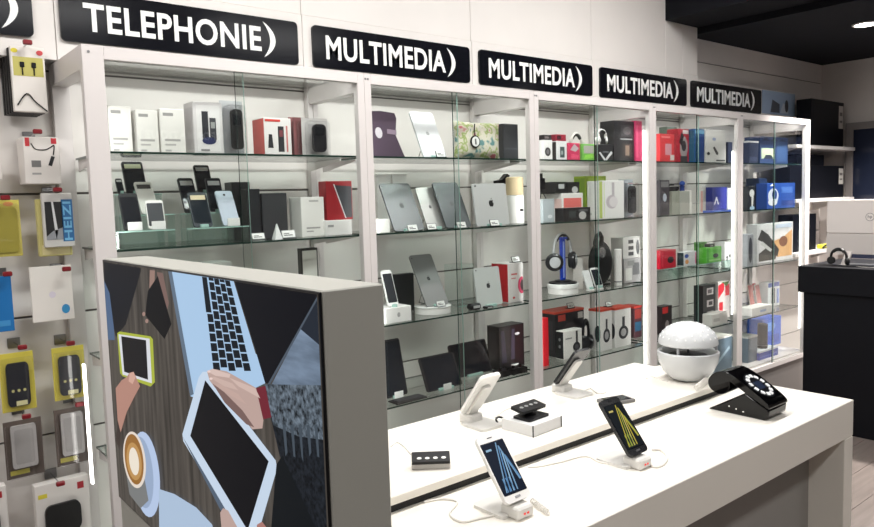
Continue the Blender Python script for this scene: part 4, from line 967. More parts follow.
# ------------------------------------------------------------------ cabinet 4
carton('toy_box', 'bright red box at the left of the top shelf, fourth cabinet', 'box', 660, 674.5, 134, 1, .07, .05, (214, 62, 68), [('r', .35, .25, .8, .65, (216, 150, 160)), ('r', .7, .06, .98, .26, (226, 216, 210)), ('r', .1, .85, .7, .92, (232, 120, 120))])
carton('game_box', 'dark red box printed with a grey helmeted figure', 'box', 678, 689.5, 129, 1, .12, .08, (176, 38, 54), [('e', .5, .45, .34, .34, (160, 150, 148)), ('e', .5, .5, .2, .16, (60, 52, 54)), ('r', .2, .02, .8, .2, (70, 66, 66)), ('p', [(.1, .6), (.3, .9), (.5, .8), (.3, .5)], (40, 30, 34)), ('r', .4, .86, .9, .97, (214, 206, 200))])
carton('accessory_box', 'grey green box standing behind the bright red box', 'box', 667, 677, 127, 1, .26, .06, (96, 112, 100))
carton('software_box', 'tall dark blue box on the top shelf, fourth cabinet', 'box', 694.5, 704.5, 129, 1, .08, .07, (26, 78, 130), [('r', .05, .86, .95, .97, (110, 160, 190)), ('r', .55, .05, .95, .8, (30, 60, 120))], [('r', .05, .05, .95, .95, (40, 84, 110))])
carton('mouse_box', 'white box with a small dark mouse picture', 'box', 706, 726, 130, 1, .08, .08, (214, 212, 208), [('p', [(.34, .46), (.42, .5), (.62, .3), (.58, .24), (.5, .26)], (50, 46, 46)), ('e', .4, .72, .09, .05, (150, 160, 190)), ('e', .12, .28, .07, .05, (40, 40, 42)), ('r', .5, .05, .95, .1, (70, 68, 68))])
carton('accessory_box', 'slim navy box at the right end of the top shelf, fourth cabinet', 'box', 728, 732.5, 142, 1, .10, .08, (30, 36, 56))
# second shelf
carton('game_box', 'dark box with a pale figure print on the second shelf', 'box', 660, 669.5, 180, 2, .08, .08, (62, 58, 64), [('e', .5, .5, .2, .12, (180, 186, 196)), ('r', .1, .8, .9, .95, (120, 118, 120)), ('r', .2, .1, .8, .2, (44, 40, 48))])
g1 = carton('accessory_box', 'pale sage grey box on the second shelf, left one', 'box', 672, 679.5, 191, 2, .09, .09, (164, 166, 152))
g2 = carton('accessory_box', 'pale sage grey box on the second shelf, right one', 'box', 680.2, 689.5, 191, 2, .09, .09, (186, 186, 176))
gun = thing('toy_blaster', 'black toy blaster lying on the sage grey boxes', 'toy', ((g1['_x0']+g2['_x1'])/2, .13, g1['_z1']))
x_ = g1['_x0']; zz = max(g1['_z1'], g2['_z1'])
MB().prism([(0, .0), (.10, .0), (.12, .012), (.12, .028), (.02, .028), (0, .018)], (x_, .145, zz), (1, 0, 0), (0, 0, 1), .03).build('body', M_black, gun)
MB().tube([(x_+.03, .13, zz+.03), (x_+.03, .13, zz+.04), (x_+.08, .13, zz+.04)], .006, 8).build('scope', M_black, gun)
fx = thing('figurine', 'small blue figurine on the sage grey boxes', 'figurine', (g2['_x1']-.02, .13, zz)); fx_ = g2['_x1']-.02
MB().lathe([(0, 0), (.016, 0), (.014, .02), (.018, .03), (0, .032)], (fx_, .13, zz), 14).build('body', col((40, 60, 130)), fx)
MB().sphere((fx_, .13, zz+.046), .018).build('head', col((52, 80, 160)), fx)
carton('accessory_box', 'white box with a pink edge on the second shelf', 'box', 691.5, 703, 190, 2, .08, .09, (228, 224, 218), [('r', .8, .05, .98, .95, (226, 170, 160)), ('r', .1, .4, .7, .45, (190, 186, 182))])
bb = carton('riser_box', 'flat bright blue box lying under the navy box', 'box', 712, 731, 212.5, 2, .055, .14, (44, 90, 200), [('r', .1, .2, .6, .6, (90, 140, 226))])
carton('game_box', 'navy blue box with a white letter A', 'box', 712.5, 727, 187, 2, .12, .05, (46, 54, 130), [('p', [(.1, .25), (.18, .25), (.26, .42), (.30, .42), (.36, .25), (.44, .25), (.30, .58), (.24, .58)], (226, 226, 232)), ('r', .5, .06, .9, .94, (56, 60, 146))], z=bb['_z1'])
carton('accessory_box', 'narrow white box beside the navy box', 'box', 728.2, 731.5, 188, 2, .12, .05, (230, 230, 230), z=bb['_z1'])
# third shelf
yr = .12; zr = ony((666, 268), yr).z
riser('clear step under the small red speaker box', 656, 676, 274, .09, .2, z3, zr)
carton('speaker_box', 'small crimson box with a black round print', 'box', 660, 676, 250, 3, .10, .09, (196, 28, 52), [('e', .66, .45, .2, .18, (34, 20, 24)), ('r', .1, .1, .2, .9, (214, 60, 80))], z=zr)
riser('clear step under the green boxes', 681, 724, 274, .075, .2, z3, zr)
carton('accessory_box', 'white box with blue and orange patches', 'box', 684, 697, 251.5, 3, .085, .05, (226, 228, 230), [('e', .2, .7, .16, .14, (60, 90, 170)), ('e', .22, .3, .14, .16, (226, 160, 100)), ('r', .85, .1, .97, .9, (206, 90, 130))], [('r', .05, .05, .95, .95, (46, 66, 70))], z=zr)
carton('speaker_box', 'narrow green box behind the large green box', 'box', 700, 707, 242, 3, .15, .045, (86, 150, 60), [('r', .1, .7, .9, .9, (120, 180, 90))], z=zr)
gq = carton('speaker_box', 'bright green box with a black round print', 'box', 706, 721.5, 247, 3, .085, .05, (96, 190, 62), [('e', .62, .42, .18, .15, (30, 46, 28)), ('r', .05, .05, .2, .95, (78, 166, 52)), ('r', .2, .1, .9, .2, (150, 214, 120))], z=zr)
on_top(gq, 'small_gadget', 'small black gadget on the bright green box', 'gadget', (.3, .6), .022, (28, 30, 28), prints=[('e', .5, .5, .2, .2, (120, 130, 120))])
carton('accessory_box', 'white box with black dots at the right of the third shelf', 'box', 725, 732, 242, 3, .14, .08, (220, 220, 218), [('e', .3, .4, .14, .06, (60, 60, 60)), ('e', .7, .45, .14, .06, (60, 60, 60))], z=z3)
# fourth shelf
wbx4 = carton('accessory_box', 'low white box in front of the black box with windows', 'box', 712, 727.5, 313, 4, .06, .07, (226, 222, 218), [('r', .1, .3, .5, .6, (190, 186, 182))])
carton('lens_box', 'black box with a column of white windows', 'box', 703, 715.5, 285, 4, .15, .07, (36, 34, 38), [('r', .3, .74, .82, .92, (206, 200, 200)), ('r', .38, .78, .7, .88, (110, 100, 104)), ('r', .3, .42, .82, .6, (206, 200, 200)), ('r', .45, .46, .75, .56, (60, 56, 60)), ('r', .3, .12, .82, .3, (200, 196, 196))])
carton('accessory_pack', 'red and white mixed pack beside the black windowed box', 'pack', 718, 730, 281, 4, .16, .06, (206, 196, 194), [('p', [(.0, .55), (.5, .75), (.5, .98), (.0, .9)], (206, 40, 56)), ('r', .6, .6, .95, .9, (196, 60, 70)), ('r', .1, .1, .4, .45, (200, 36, 50)), ('p', [(.3, .98), (.7, .85), (.95, .98)], (90, 110, 70))])
carton('accessory_box', 'small black box with a red top behind the round speaker', 'box', 662, 672, 306, 4, .12, .06, (44, 36, 38), [('r', .05, .75, .6, .97, (196, 50, 50)), ('e', .5, .3, .2, .2, (150, 140, 140))])
# bottom deck
carton('storage_box', 'blue-grey box with a white lid on the bottom deck', 'box', 712, 732, 337, 5, .12, .16, (96, 112, 126), [('p', [(.1, .1), (.9, .6), (.85, .68), (.05, .18)], (150, 168, 180))], lid=(214, 208, 202))
carton('storage_box', 'tall blue-grey box on the bottom deck behind the round speaker', 'box', 688, 696, 345, 5, .22, .12, (120, 132, 142))

# ------------------------------------------------------------------ cabinet 5
carton('router_box', 'dark navy box at the left of the top shelf, last cabinet', 'box', 749, 758.5, 141, 1, .08, .10, (38, 44, 66), [('r', .1, .1, .9, .3, (60, 66, 90))], lid=(170, 168, 170))
carton('router_box', 'wide dark blue box with a pale green label', 'box', 760, 788, 137, 1, .12, .12, (40, 58, 96), [('r', .05, .2, .5, .58, (176, 190, 160)), ('p', [(.12, .2), (.2, .34), (.4, .34), (.46, .2)], (40, 46, 56)), ('r', .6, .1, .95, .9, (52, 76, 116)), ('p', [(.05, .85), (.2, .97), (.35, .85), (.5, .97), (.65, .85), (.8, .97), (.95, .85)], (24, 34, 60))])
carton('game_box', 'black box with a white animal-like print on the second shelf', 'box', 748, 755, 186, 2, .06, .06, (30, 32, 32), [('e', .55, .7, .35, .16, (206, 208, 206)), ('p', [(.5, .6), (.8, .55), (.7, .1), (.5, .05)], (214, 214, 210)), ('e', .6, .08, .35, .08, (160, 190, 210))])
carton('game_box', 'dark blue upright box behind the headphone box', 'box', 759, 767, 178, 2, .16, .10, (26, 40, 66), [('r', .2, .2, .8, .9, (30, 50, 84))])
carton('headphone_box', 'royal blue box printed with white headphones', 'box', 767, 795, 183, 2, .07, .08, (36, 76, 158), [('e', .22, .48, .18, .32, (196, 202, 214)), ('e', .26, .54, .09, .2, (44, 70, 130)), ('e', .2, .25, .16, .14, (214, 218, 226)), ('p', [(.1, .88), (.18, .99), (.26, .88)], (214, 220, 230)), ('r', .5, .6, .9, .85, (70, 110, 186)), ('r', .5, .1, .95, .3, (28, 56, 130))])
carton('headset_box', 'grey narrow box with a dark headset print, third shelf', 'box', 747.5, 753.5, 234, 3, .06, .06, (150, 152, 156), [('e', .5, .5, .3, .4, (60, 62, 68))])
carton('keyboard_box', 'white and orange box printed with a dark game controller', 'box', 757, 793, 223, 3, .10, .08, (226, 224, 226),
    [('p', [(.3, .5), (.55, .1), (.97, .1), (.97, .8), (.7, .6)], (226, 176, 120)), ('e', .72, .5, .12, .14, (130, 80, 50)), ('p', [(.02, .62), (.12, .86), (.3, .72), (.6, .3), (.56, .12), (.42, .2), (.2, .5)], (52, 50, 48)), ('p', [(.05, .05), (.5, .05), (.55, .22), (.3, .42), (.05, .25)], (70, 66, 60)), ('p', [(.08, .5), (.14, .56), (.4, .32), (.36, .26)], (206, 206, 204)), ('r', .5, .86, .95, .96, (196, 206, 226))])
# fourth shelf
tr = carton('display_tray', 'low white tray at the front of the fourth shelf, last cabinet', 'tray', 752, 772, 306.5, 4, .05, .1, (224, 222, 220), [('r', .4, .3, .7, .6, (150, 170, 210))])
for k, (px, lab) in enumerate(((747.5, 'left'), (754.5, 'right'))):
    slab('mobile_phone', 'small white phone with a red case top, %s of the pair' % lab, 'phone', (px+3.5, 307), px+8, (px, 285), .19, z4, (226, 210, 206), 'edge', (200, 120, 116), th=.008, easel=False)
rs = thing('red_ribbon', 'red bow decoration behind the two little phones', 'bow', (ony((752, 286), .27).x, .27, z4)); p = ony((752, 287), .27)
MB().box(p.x-.03, p.x+.03, .265, .275, z4, p.z-.03).build('post', M_white, rs)
MB().sphere((p.x-.03, .27, p.z), .03, sc=(1.2, .5, .9)).build('loop', col((206, 60, 70)), rs); MB().sphere((p.x+.03, .27, p.z), .03, sc=(1.2, .5, .9)).build('loop', col((206, 60, 70)), rs)
MB().box(p.x-.012, p.x+.012, .262, .278, p.z-.032, p.z+.012, bev=.004).build('knot', col((180, 40, 52)), rs)
carton('phone_box', 'blue and white box with a dark bottle picture', 'box', 768, 779.5, 282, 4, .17, .07, (224, 226, 230), [('r', .02, .8, .98, .98, (60, 86, 170)), ('r', .3, .12, .6, .75, (44, 48, 62)), ('r', .75, .1, .95, .7, (120, 140, 200))])
# bottom deck
bc = carton('speaker_box', 'royal blue cube box under the black bottle speaker', 'box', 759.5, 778, 349, 5, .08, .10, (40, 66, 160), [('r', .05, .3, .95, .36, (90, 120, 206)), ('r', .05, .6, .95, .66, (30, 50, 130))], lid=(206, 210, 216))
p = ((bc['_x0']+bc['_x1'])/2, bc['_yd']+.05, bc['_z1']+.0008); zt_ = ony((764, 323), .13).z
bs = thing('bottle_speaker', 'black cylinder speaker standing on the blue cube box', 'speaker', p)
MB().lathe([(0, 0), (.034, 0), (.036, .004), (.036, zt_-p[2]-.006), (.03, zt_-p[2]), (0, zt_-p[2])], p, 24).build('body', mat('black_mesh', (24, 24, 27), .6, bump=.3, nscale=300), bs)
MB().lathe([(.0362, .02), (.0375, .02), (.0375, .026), (.0362, .026)], p, 24).build('band', M_steel, bs)
carton('storage_box', 'grey-blue box at the left of the bottom deck, last cabinet', 'box', 748, 757.5, 336, 5, .10, .12, (112, 124, 136), lid=(206, 206, 204))
carton('speaker_box', 'bright blue round-cornered box behind the black bottle speaker', 'box', 762, 781, 318, 5, .26, .12, (52, 104, 210), [('e', .4, .7, .3, .16, (110, 160, 236)), ('r', .1, .1, .9, .4, (40, 84, 186))])

# ------------------------------------------------------------------ goods on the sales table
def spline(P, n=8):
    P = [Vector(p) for p in P]; o = []
    for i in range(len(P)-1):
        a, b_, c, d = P[max(i-1, 0)], P[i], P[i+1], P[min(i+2, len(P)-1)]
        for k in range(n):
            t = k/n; o.append(.5*((2*b_)+(c-a)*t+(2*a-5*b_+4*c-d)*t*t+(3*b_-a-3*c+d)*t**3))
    o.append(P[-1]); return o
def wallpaper(parent, o, X, u, W, H, tint):
    m_ = MB(); n = X.cross(u)
    base = {'blue': ((16, 26, 44), [(120, 160, 196), (90, 136, 180), (150, 186, 214)]), 'gold': ((28, 32, 36), [(190, 176, 70), (150, 160, 70), (200, 186, 110)])}[tint]
    ms = [mat('phone_wall_%s' % tint, base[0], .3, spec=.05, emit=.9)] + [mat('phone_line_%s_%d' % (tint, k), c, .3, spec=.05, emit=.9) for k, c in enumerate(base[1])]
    P = lambda a, b_, k: o+X*((a-.5)*W)+u*((b_-.5)*H)+n*(.0003+.0001*k)
    m_.flat([P(0, 0, 0), P(1, 0, 0), P(1, 1, 0), P(0, 1, 0)], 0)
    for k, (a0, a1) in enumerate(((.12, .66), (.28, .70), (.44, .74), (.60, .78))):
        m_.flat([P(a0, .04, 1), P(a0+.05, .04, 1), P(a1+.0, .97-.09*k, 1), P(a1-.05, .97-.09*k, 1)], 1+k % 3)
    for k, (a0, a1) in enumerate(((.94, .70), (.99, .80))):
        m_.flat([P(a0-.05, .2, 2), P(a0, .2, 2), P(a1, .9-.2*k, 2), P(a1-.05, .9-.2*k, 2)], 1+k)
    for k in range(3): m_.flat([P(.2+.14*k, .04, 3), P(.24+.14*k, .04, 3), P(.24+.14*k, .3, 3), P(.2+.14*k, .3, 3)], 2)
    m_.flat([P(.1, .84, 3), P(.34, .84, 3), P(.34, .88, 3), P(.1, .88, 3)], 3)
    m_.build('screen_image', ms, parent, local=True, smooth=0)
def stand_phone(label, loc, rot, body, tint, label_part='white'):
    """phone on a security stand: local -Y is where the screen looks"""
    r = thing('display_phone', label, 'phone', loc, 'demo phones on the sales table', rot)
    X = Vector((1, 0, 0)); th = math.radians(52); u = Vector((0, math.cos(th), math.sin(th))); n = X.cross(u)
    W, H = .074, .150; B = Vector((0, -.012, .034)); c = B+u*(H/2)
    PL = mat('stand_plastic', (214, 212, 208), .3)
    MB().prism(rrect(.085, .095, .012), (0, .045, 0), X, (0, 1, 0), .007).build('base_plate', PL, r, local=True)
    MB().box(-.024, .024, -.03, .022, .0, .026, bev=.004).build('sensor_block', PL, r, local=True)
    MB().box(-.007, -.002, -.0312, -.03, .010, .014).box(.003, .008, -.0312, -.03, .010, .014).build('status_light', mat('red_led', (220, 40, 30), .4, emit=1.2), r, local=True) if label_part else None
    MB().prism(rrect(.034, .12, .01), B+u*.052-n*.018+Vector((0, .0, 0)), X, u, .0075).build('arm', PL, r, local=True)
    MB().prism(rrect(W, H, .011), c-n*.0085, X, u, .0085).build('body', mat('phone_body_%d' % body[0], body, .25), r, local=True)
    sc = MB().prism(rrect(W*.91, H*.78, .003, 2), c, X, u, .0005).build('screen', M_gloss, r, local=True)
    wallpaper(sc, c+n*.0006, X, u, W*.89, H*.765, tint)
    MB().prism(rrect(.016, .0045, .002, 3), c-u*(H*.44), X, u, .0007).build('home_button', M_steel, r, local=True)
    MB().prism(rrect(.014, .0018, .0008, 2), c+u*(H*.45), X, u, .0007).build('speaker_slot', M_black, r, local=True)
    return r
def onT(q, z=TZ): return onz(q, z)
t1 = onT((520, 516)); stand_phone('white phone with blue striped wallpaper at the front of the table', (t1.x, t1.y+.012, TZ), 0, (232, 230, 228), 'blue')
t2 = onT((640, 467)); stand_phone('black phone with gold striped wallpaper in the middle of the table', (t2.x, t2.y+.012, TZ), 0, (30, 31, 34), 'gold')
t3 = onT((472, 422), TIER); stand_phone('white phone on a stand turned away, on the raised shelf near the totem', (t3.x, t3.y, TIER), math.pi, (236, 235, 232), 'blue')
t4 = onT((563, 392), TIER); stand_phone('black phone on a white stand turned away, on the raised shelf', (t4.x, t4.y, TIER), math.pi, (34, 35, 38), 'gold')
WIRE = mat('white_cable', (224, 220, 214), .4)
def cable(label, pxs, z, r=.0024, coil=None):
    pts = [Vector((*onz(q[:2], z).xy, z+r+(q[2] if len(q) > 2 else 0))) for q in pxs]
    return tag(MB().tube(spline(pts, 8), r, 6).build('charging_cable', WIRE), label, 'cable')
cable('white cable curling left of the front white phone', [(424, 503), (442, 500), (457, 503), (450, 515), (462, 523), (482, 519), (497, 516)], TZ)
cable('white cable running from the raised shelf to the gold-striped phone', [(528, 468), (540, 467), (560, 463), (585, 457), (600, 463), (614, 465)], TZ)
cable('white cable looping at the right of the gold-striped phone', [(645, 463), (655, 468), (664, 465), (667, 458), (661, 451), (652, 451)], TZ, .003)
cable('thin white cable behind the totem on the raised shelf', [(391, 447), (397, 443), (404, 447), (411, 455)], TIER, .0018)
cable('white cable between the turned white phone and the small white box', [(495, 418), (504, 411), (512, 409), (520, 413), (524, 417)], TIER, .0022)
cable('white cable trailing from the turned black phone', [(583, 393), (590, 389), (598, 394), (606, 393)], TIER, .0022)
cable('white cable beside the round speaker on the raised shelf', [(646, 379), (652, 377), (660, 380), (668, 382)], TIER, .0018)
# coiled lead beside the front phone
a_, b_ = onT((532, 504)), onT((548, 516)); pts = []
for k in range(90):
    t = k/89; p = a_.lerp(b_, t); an = t*2*math.pi*9; d_ = (b_-a_).normalized(); s_ = Vector((-d_.y, d_.x, 0))
    pts.append(p+s_*(.005*math.cos(an))+Vector((0, 0, .0078+.005*math.sin(an))))
tag(MB().tube(pts, .0018, 5).build('coiled_cable', WIRE), 'white coiled lead at the right of the front phone', 'cable')
a_, b_ = onT((697, 392), TIER), onT((707, 384), TIER); pts = []
for k in range(100):
    t = k/99; p = a_.lerp(b_, t); an = t*2*math.pi*10; d_ = (b_-a_).normalized(); s_ = Vector((-d_.y, d_.x, 0))
    pts.append(p+s_*(.010*math.cos(an))+Vector((0, 0, .0125+.010*math.sin(an))))
tag(MB().tube(pts, .0016, 5).build('coiled_cable', WIRE), 'pale coiled lead between the round speaker and the telephone', 'cable')

# small remote on the raised shelf
p = onz((431, 467), TIER); rm = thing('button_remote', 'small silver box with four white buttons on a black top', 'remote', (p.x, p.y, TIER), None, math.radians(-38))
MB().box(-.045, .045, -.016, .016, 0, .014, bev=.002).build('base', mat('remote_silver', (176, 172, 168), .35), rm, local=True)
u = Vector((0, math.cos(.35), math.sin(.35)))
MB().prism(rrect(.09, .036, .003), (0, -.002, .0222), (1, 0, 0), u, .005).build('top_plate', M_black, rm, local=True)
MB().prism([(-.045, -.016), (.045, -.016), (.045, .014), (-.045, .014)], (0, 0, .013), (1, 0, 0), (0, 1, 0), .004).build('wedge', M_black, rm, local=True)
for k in range(4): MB().prism(ell(0, 0, .0055, .0038, 14), Vector((-.027+.019*k, -.002, .0222))+u*(-.006)+Vector((1, 0, 0)).cross(u)*.005, (1, 0, 0), u, .001).build('button', M_white, rm, local=True)
text('lettering', 'INFOS', .01, Vector((-.022, -.002, .0222))+u*.008+Vector((1, 0, 0)).cross(u)*.005, (1, 0, 0), u, M_let, rm, .0003, 0, .03) if False else None

# white box with black edges carrying a keypad device
p = onz((537, 431), TIER); zz = TIER
bxw = thing('gadget_box', 'small white box with black corner edges and a black pad on top', 'box', (p.x+.01, p.y+.03, TIER), None, math.radians(4))
MB().box(-.06, .06, -.055, .055, 0, .03, bev=.001).build('carton', mat('carton_white', (214, 214, 214), .4), bxw, local=True)
for sx in (-1, 1):
    MB().box(sx*.0605-.0015, sx*.0605+.0015, -.0565, -.0545, 0, .0302).build('corner_edge', M_black, bxw, local=True)
MB().prism(rrect(.085, .06, .006), (0, .0, .0301), (1, 0, 0), (0, 1, 0), .006).build('black_pad', M_black, bxw, local=True)
dv = thing('button_remote', 'small black keypad device standing on the white gadget box', 'remote', (p.x+.012, p.y+.042, TIER+.0362), None, math.radians(4))
MB().lathe([(0, 0), (.022, 0), (.014, .005), (.012, .010), (.02, .014), (0, .014)], (0, 0, 0), 20).build('foot', M_black, dv, local=True)
u = Vector((0, math.cos(.18), math.sin(.18)))
MB().prism(rrect(.10, .045, .004), (0, 0, .0155), (1, 0, 0), u, .008).build('keypad', M_black, dv, local=True)
for k in range(4): MB().prism(ell(0, 0, .006, .005, 12), Vector((-.03+.02*k, 0, .0155))+Vector((1, 0, 0)).cross(u)*.008, (1, 0, 0), u, .0012).build('button', mat('button_grey', (150, 150, 150), .4), dv, local=True)
a_ = onz((500, 424), TIER)
tag(MB().tube(spline([(a_.x-.01, a_.y-.002, TIER+.004), (a_.x-.005, a_.y+.01, TIER+.012), (a_.x+.012, a_.y+.016, TIER+.014), (a_.x+.03, a_.y+.012, TIER+.006)], 6), .003, 6).build('charging_cable', M_black), 'short black lead left of the white gadget box', 'cable')
# grey card behind the gold phone
p = onz((616, 402), TIER); cdv = thing('card_reader', 'small dark grey card device behind the gold-striped phone', 'gadget', (p.x, p.y, TIER), None, math.radians(-15))
MB().box(-.05, .05, -.03, .03, 0, .010, bev=.002).build('body', mat('card_grey', (112, 110, 108), .4), cdv, local=True)
MB().box(-.04, .04, -.022, .022, .010, .0112).build('screen', M_screen, cdv, local=True)

# round white loudspeaker with a perforated dome
yb = onz((688, 379), TIER); c_ = Vector((yb.x, yb.y, TIER)); R_ = .101
spk = thing('ball_speaker', 'round white ball loudspeaker with a speckled dome', 'speaker', c_)
WG = mat('speaker_white', (206, 208, 210), .25)
low = [(0, 0), (R_*.42, 0), (R_*.6, .008), (R_*.8, .03), (R_*.94, .06), (R_*.985, .085), (R_*.985, .096), (R_*.94, .099), (R_*.84, .094), (R_*.72, .080), (0, .078)]
MB().lathe(low, c_, 40).build('bowl', WG, spk)
MB().lathe([(0, .0785), (R_*.66, .0805), (R_*.58, .086), (R_*.30, .090), (0, .091)], c_, 32).build('driver', M_black, spk)
MB().lathe([(R_*.05, .091), (R_*.04, .100), (R_*.14, .114), (R_*.3, .1205), (0, .121)], c_, 20).build('diffuser_cone', mat('cone_grey', (70, 72, 76), .3), spk)
cap = [(0, .121), (R_*.93, .121), (R_*.96, .124)] + [(R_*.96*math.cos(a), .124+.072*math.sin(a)) for a in [math.radians(10*k) for k in range(1, 10)]]
MB().lathe(cap, c_, 40).build('dome', WG, spk)
dots = MB(); HOLE = mat('speaker_stud_white', (252, 252, 252), .3)
for ring in range(1, 7):
    el = math.radians(8+12*ring); nn = max(4, int(22*math.cos(el)))
    for k in range(nn):
        a = 2*math.pi*(k+.5*(ring % 2))/nn
        nrm = Vector((math.cos(el)*math.cos(a), math.cos(el)*math.sin(a), math.sin(el)))
        pt = c_+Vector((R_*.96*math.cos(el)*math.cos(a), R_*.96*math.cos(el)*math.sin(a), .124+.072*math.sin(el)))
        dots.prism(ell(0, 0, .0032, .0032, 8), pt-nrm*.001, nrm.orthogonal().normalized(), nrm.cross(nrm.orthogonal().normalized()), .0016)
dd = dots.build('dome_studs', HOLE, spk); dd['kind'] = 'stuff'
for an in (60, 180, 300):
    a = math.radians(an+12); MB().box(-.0, .0, 0, 0, 0, 0) if False else None
    pa = c_+Vector((R_*.9*math.cos(a), R_*.9*math.sin(a), .1)); MB().tube([pa, pa+Vector((0, 0, .024))], .005, 8).build('pillar', mat('pillar_grey', (150, 152, 156), .3), spk)

# glossy black telephone
def sp2(P, n=5):
    o = []
    for i in range(len(P)-1):
        a, b_, c, d = P[max(i-1, 0)], P[i], P[i+1], P[min(i+2, len(P)-1)]
        for k in range(n):
            t = k/n; o.append(tuple(.5*((2*b_[j])+(c[j]-a[j])*t+(2*a[j]-5*b_[j]+4*c[j]-d[j])*t*t+(3*b_[j]-a[j]-3*c[j]+d[j])*t**3) for j in range(len(a))))
    o.append(P[-1]); return o
tel = thing('desk_telephone', 'glossy black designer telephone with a ring of silver keys', 'telephone', (1.38, -1.42, TZ))
TXA, TXB = 1.322, 1.432
def tp(poly): return [(-1.323-a, TZ+z) for a, z in poly]
def bevelled(o, w_=.007, seg=3):
    md = o.modifiers.new('bevel', 'BEVEL'); md.width = w_; md.segments = seg; md.limit_method = 'ANGLE'; md.angle_limit = math.radians(40)
    return o
bevelled(MB().prism(tp([(0, .0), (.118, .0), (.175, 0), (.188, .010), (.191, .034), (.118, .0705), (.06, .036)]), (TXA, 0, 0), (0, 1, 0), (0, 0, 1), TXB-TXA).build('base', M_gloss, tel), .005)
ol = sp2([(.1905, .035), (.192, .042), (.180, .056), (.135, .086), (.085, .114), (.05, .124), (.02, .114), (.002, .092), (.006, .068), (.033, .053), (.058, .059), (.070, .076), (.071, .098)], 4) + [(.118, .0712)]
bevelled(MB().prism(tp(ol), (TXA, 0, 0), (0, 1, 0), (0, 0, 1), TXB-TXA).build('handset', M_gloss, tel), .009)
X = Vector((1, 0, 0)); A_, B_ = Vector(((TXA+TXB)/2, -1.323-.178, TZ+.058)), Vector(((TXA+TXB)/2, -1.323-.088, TZ+.1135)); u = (B_-A_).normalized(); n = X.cross(u)
o_ = (A_+B_)/2+n*.0005
kp = MB().prism(ell(0, 0, .046, .050, 32), o_-n*.003, X, u, .0045).build('keypad_panel', mat('keypad_dark', (20, 21, 25), .2), tel)
KS = mat('key_silver', (226, 228, 230), .25)
for k in range(12):
    a = 2*math.pi*(k+.5)/12; ca, sa = math.cos(a), math.sin(a)
    MB().prism(rrect(.0125, .0135, .003, 3), o_+n*.0015+X*(.034*ca)+u*(.038*sa), X*ca+u*sa, u*ca-X*sa, .002).build('key', KS, kp)
MB().prism(rrect(.034, .030, .003, 3), o_+n*.0015, X, u, .001).build('display', mat('telephone_display', (38, 46, 66), .08), kp)
for k in range(3): MB().prism(ell(0, 0, .0022, .0022, 10), (TXA, -1.323-(.07+.022*k), TZ+.022-.004*k), (0, -1, 0), (0, 0, 1), .0008).build('side_dot', M_white, tel)

# ------------------------------------------------------------------ counter at the right
KX, KY = 4.22, -.325
kc = thing('counter_desk', 'matt black counter desk at the right edge', 'counter', (KX+.35, -1.2, 0))
MK = mat('counter_black', (11, 12, 18), .5, spec=.2, noise=.03)
MB().box(KX, KX+.62, -2.4, KY, 0, .905, bev=.002).build('body', MK, kc)
MB().box(KX-.02, KX+.68, -2.42, KY+.03, .905, 1.078, bev=.002).build('top', MK, kc)
mx_ = 4.42; m0, m1 = onx((827, 200), mx_), onx((827, 252), mx_)
ztop, zlow = m0.z, onx((850, 254), mx_).z; mw = .56
mo = thing('desktop_monitor', 'white all-in-one monitor seen from behind on the black counter', 'monitor', (mx_+.05, m0.y-mw/2, 1.078))
WM = mat('monitor_white', (222, 214, 210), .4)
yA = m0.y; zm_ = ztop-(ztop-zlow)*.62
MB().box(mx_, mx_+.035, yA-mw, yA, zm_, ztop, bev=.004).build('rear_cover', WM, mo)
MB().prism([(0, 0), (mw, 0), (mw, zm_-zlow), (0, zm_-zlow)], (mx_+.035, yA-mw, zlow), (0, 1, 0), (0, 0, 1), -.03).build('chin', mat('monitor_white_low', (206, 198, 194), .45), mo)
MB().prism([(0, 0), (.03, .006), (.03, .028), (0, .02)], (mx_+.01, yA-mw, zm_-.01), (-1, 0, 0), (0, 0, 1), -mw).build('ledge', mat('monitor_ledge', (242, 238, 234), .3), mo)
MB().box(mx_+.0351, mx_+.036, yA-mw+.01, yA-.01, zlow+.04, ztop-.01).build('screen', M_screen, mo)
lg = onx((870, 217), mx_)
rg = MB(); oo = ell(0, 0, .026, .026, 28); ii = ell(0, 0, .023, .023, 28)
for k in range(28):
    k2 = (k+1) % 28; pf = lambda p: (mx_-.0008, lg.y-p[0], lg.z+p[1])
    rg.flat([pf(oo[k]), pf(oo[k2]), pf(ii[k2]), pf(ii[k])])
rg.build('logo_ring', col((120, 116, 118)), mo)
text('logo_letters', 'hp', .04, (mx_, lg.y, lg.z), (0, -1, 0), (0, 0, 1), col((120, 116, 118)), mo, .0004, .0004, .026)
for yy in (yA-.12, yA-mw+.12):
    MB().prism([(-.09, 0), (-.075, 0), (.02, zlow-1.078+.03), (.0, zlow-1.078+.03)], (mx_+.015, yy, 1.0785), (1, 0, 0), (0, 0, 1), .04).build('stand_leg', WM, mo)
MB().box(mx_-.08, mx_+.09, yA-mw+.06, yA-.1, 1.078, 1.083, bev=.002).build('stand_bar', M_steel, mo)
hz = onx((840, 262), 4.33)
hs = headphones('headset', 'black headset lying on the counter under the monitor', (4.31, hz.y, 1.079), .12, .115, (18, 18, 20), (20, 20, 22), (14, 14, 15), math.radians(70))
cb_ = tag(MB().tube(spline([(4.33, hz.y-.10, 1.081), (4.29, hz.y-.16, 1.081), (4.3, hz.y-.25, 1.081), (4.27, hz.y-.33, 1.081)], 6), .002, 6).build('charging_cable', WIRE), 'thin white cable lying on the black counter', 'cable')

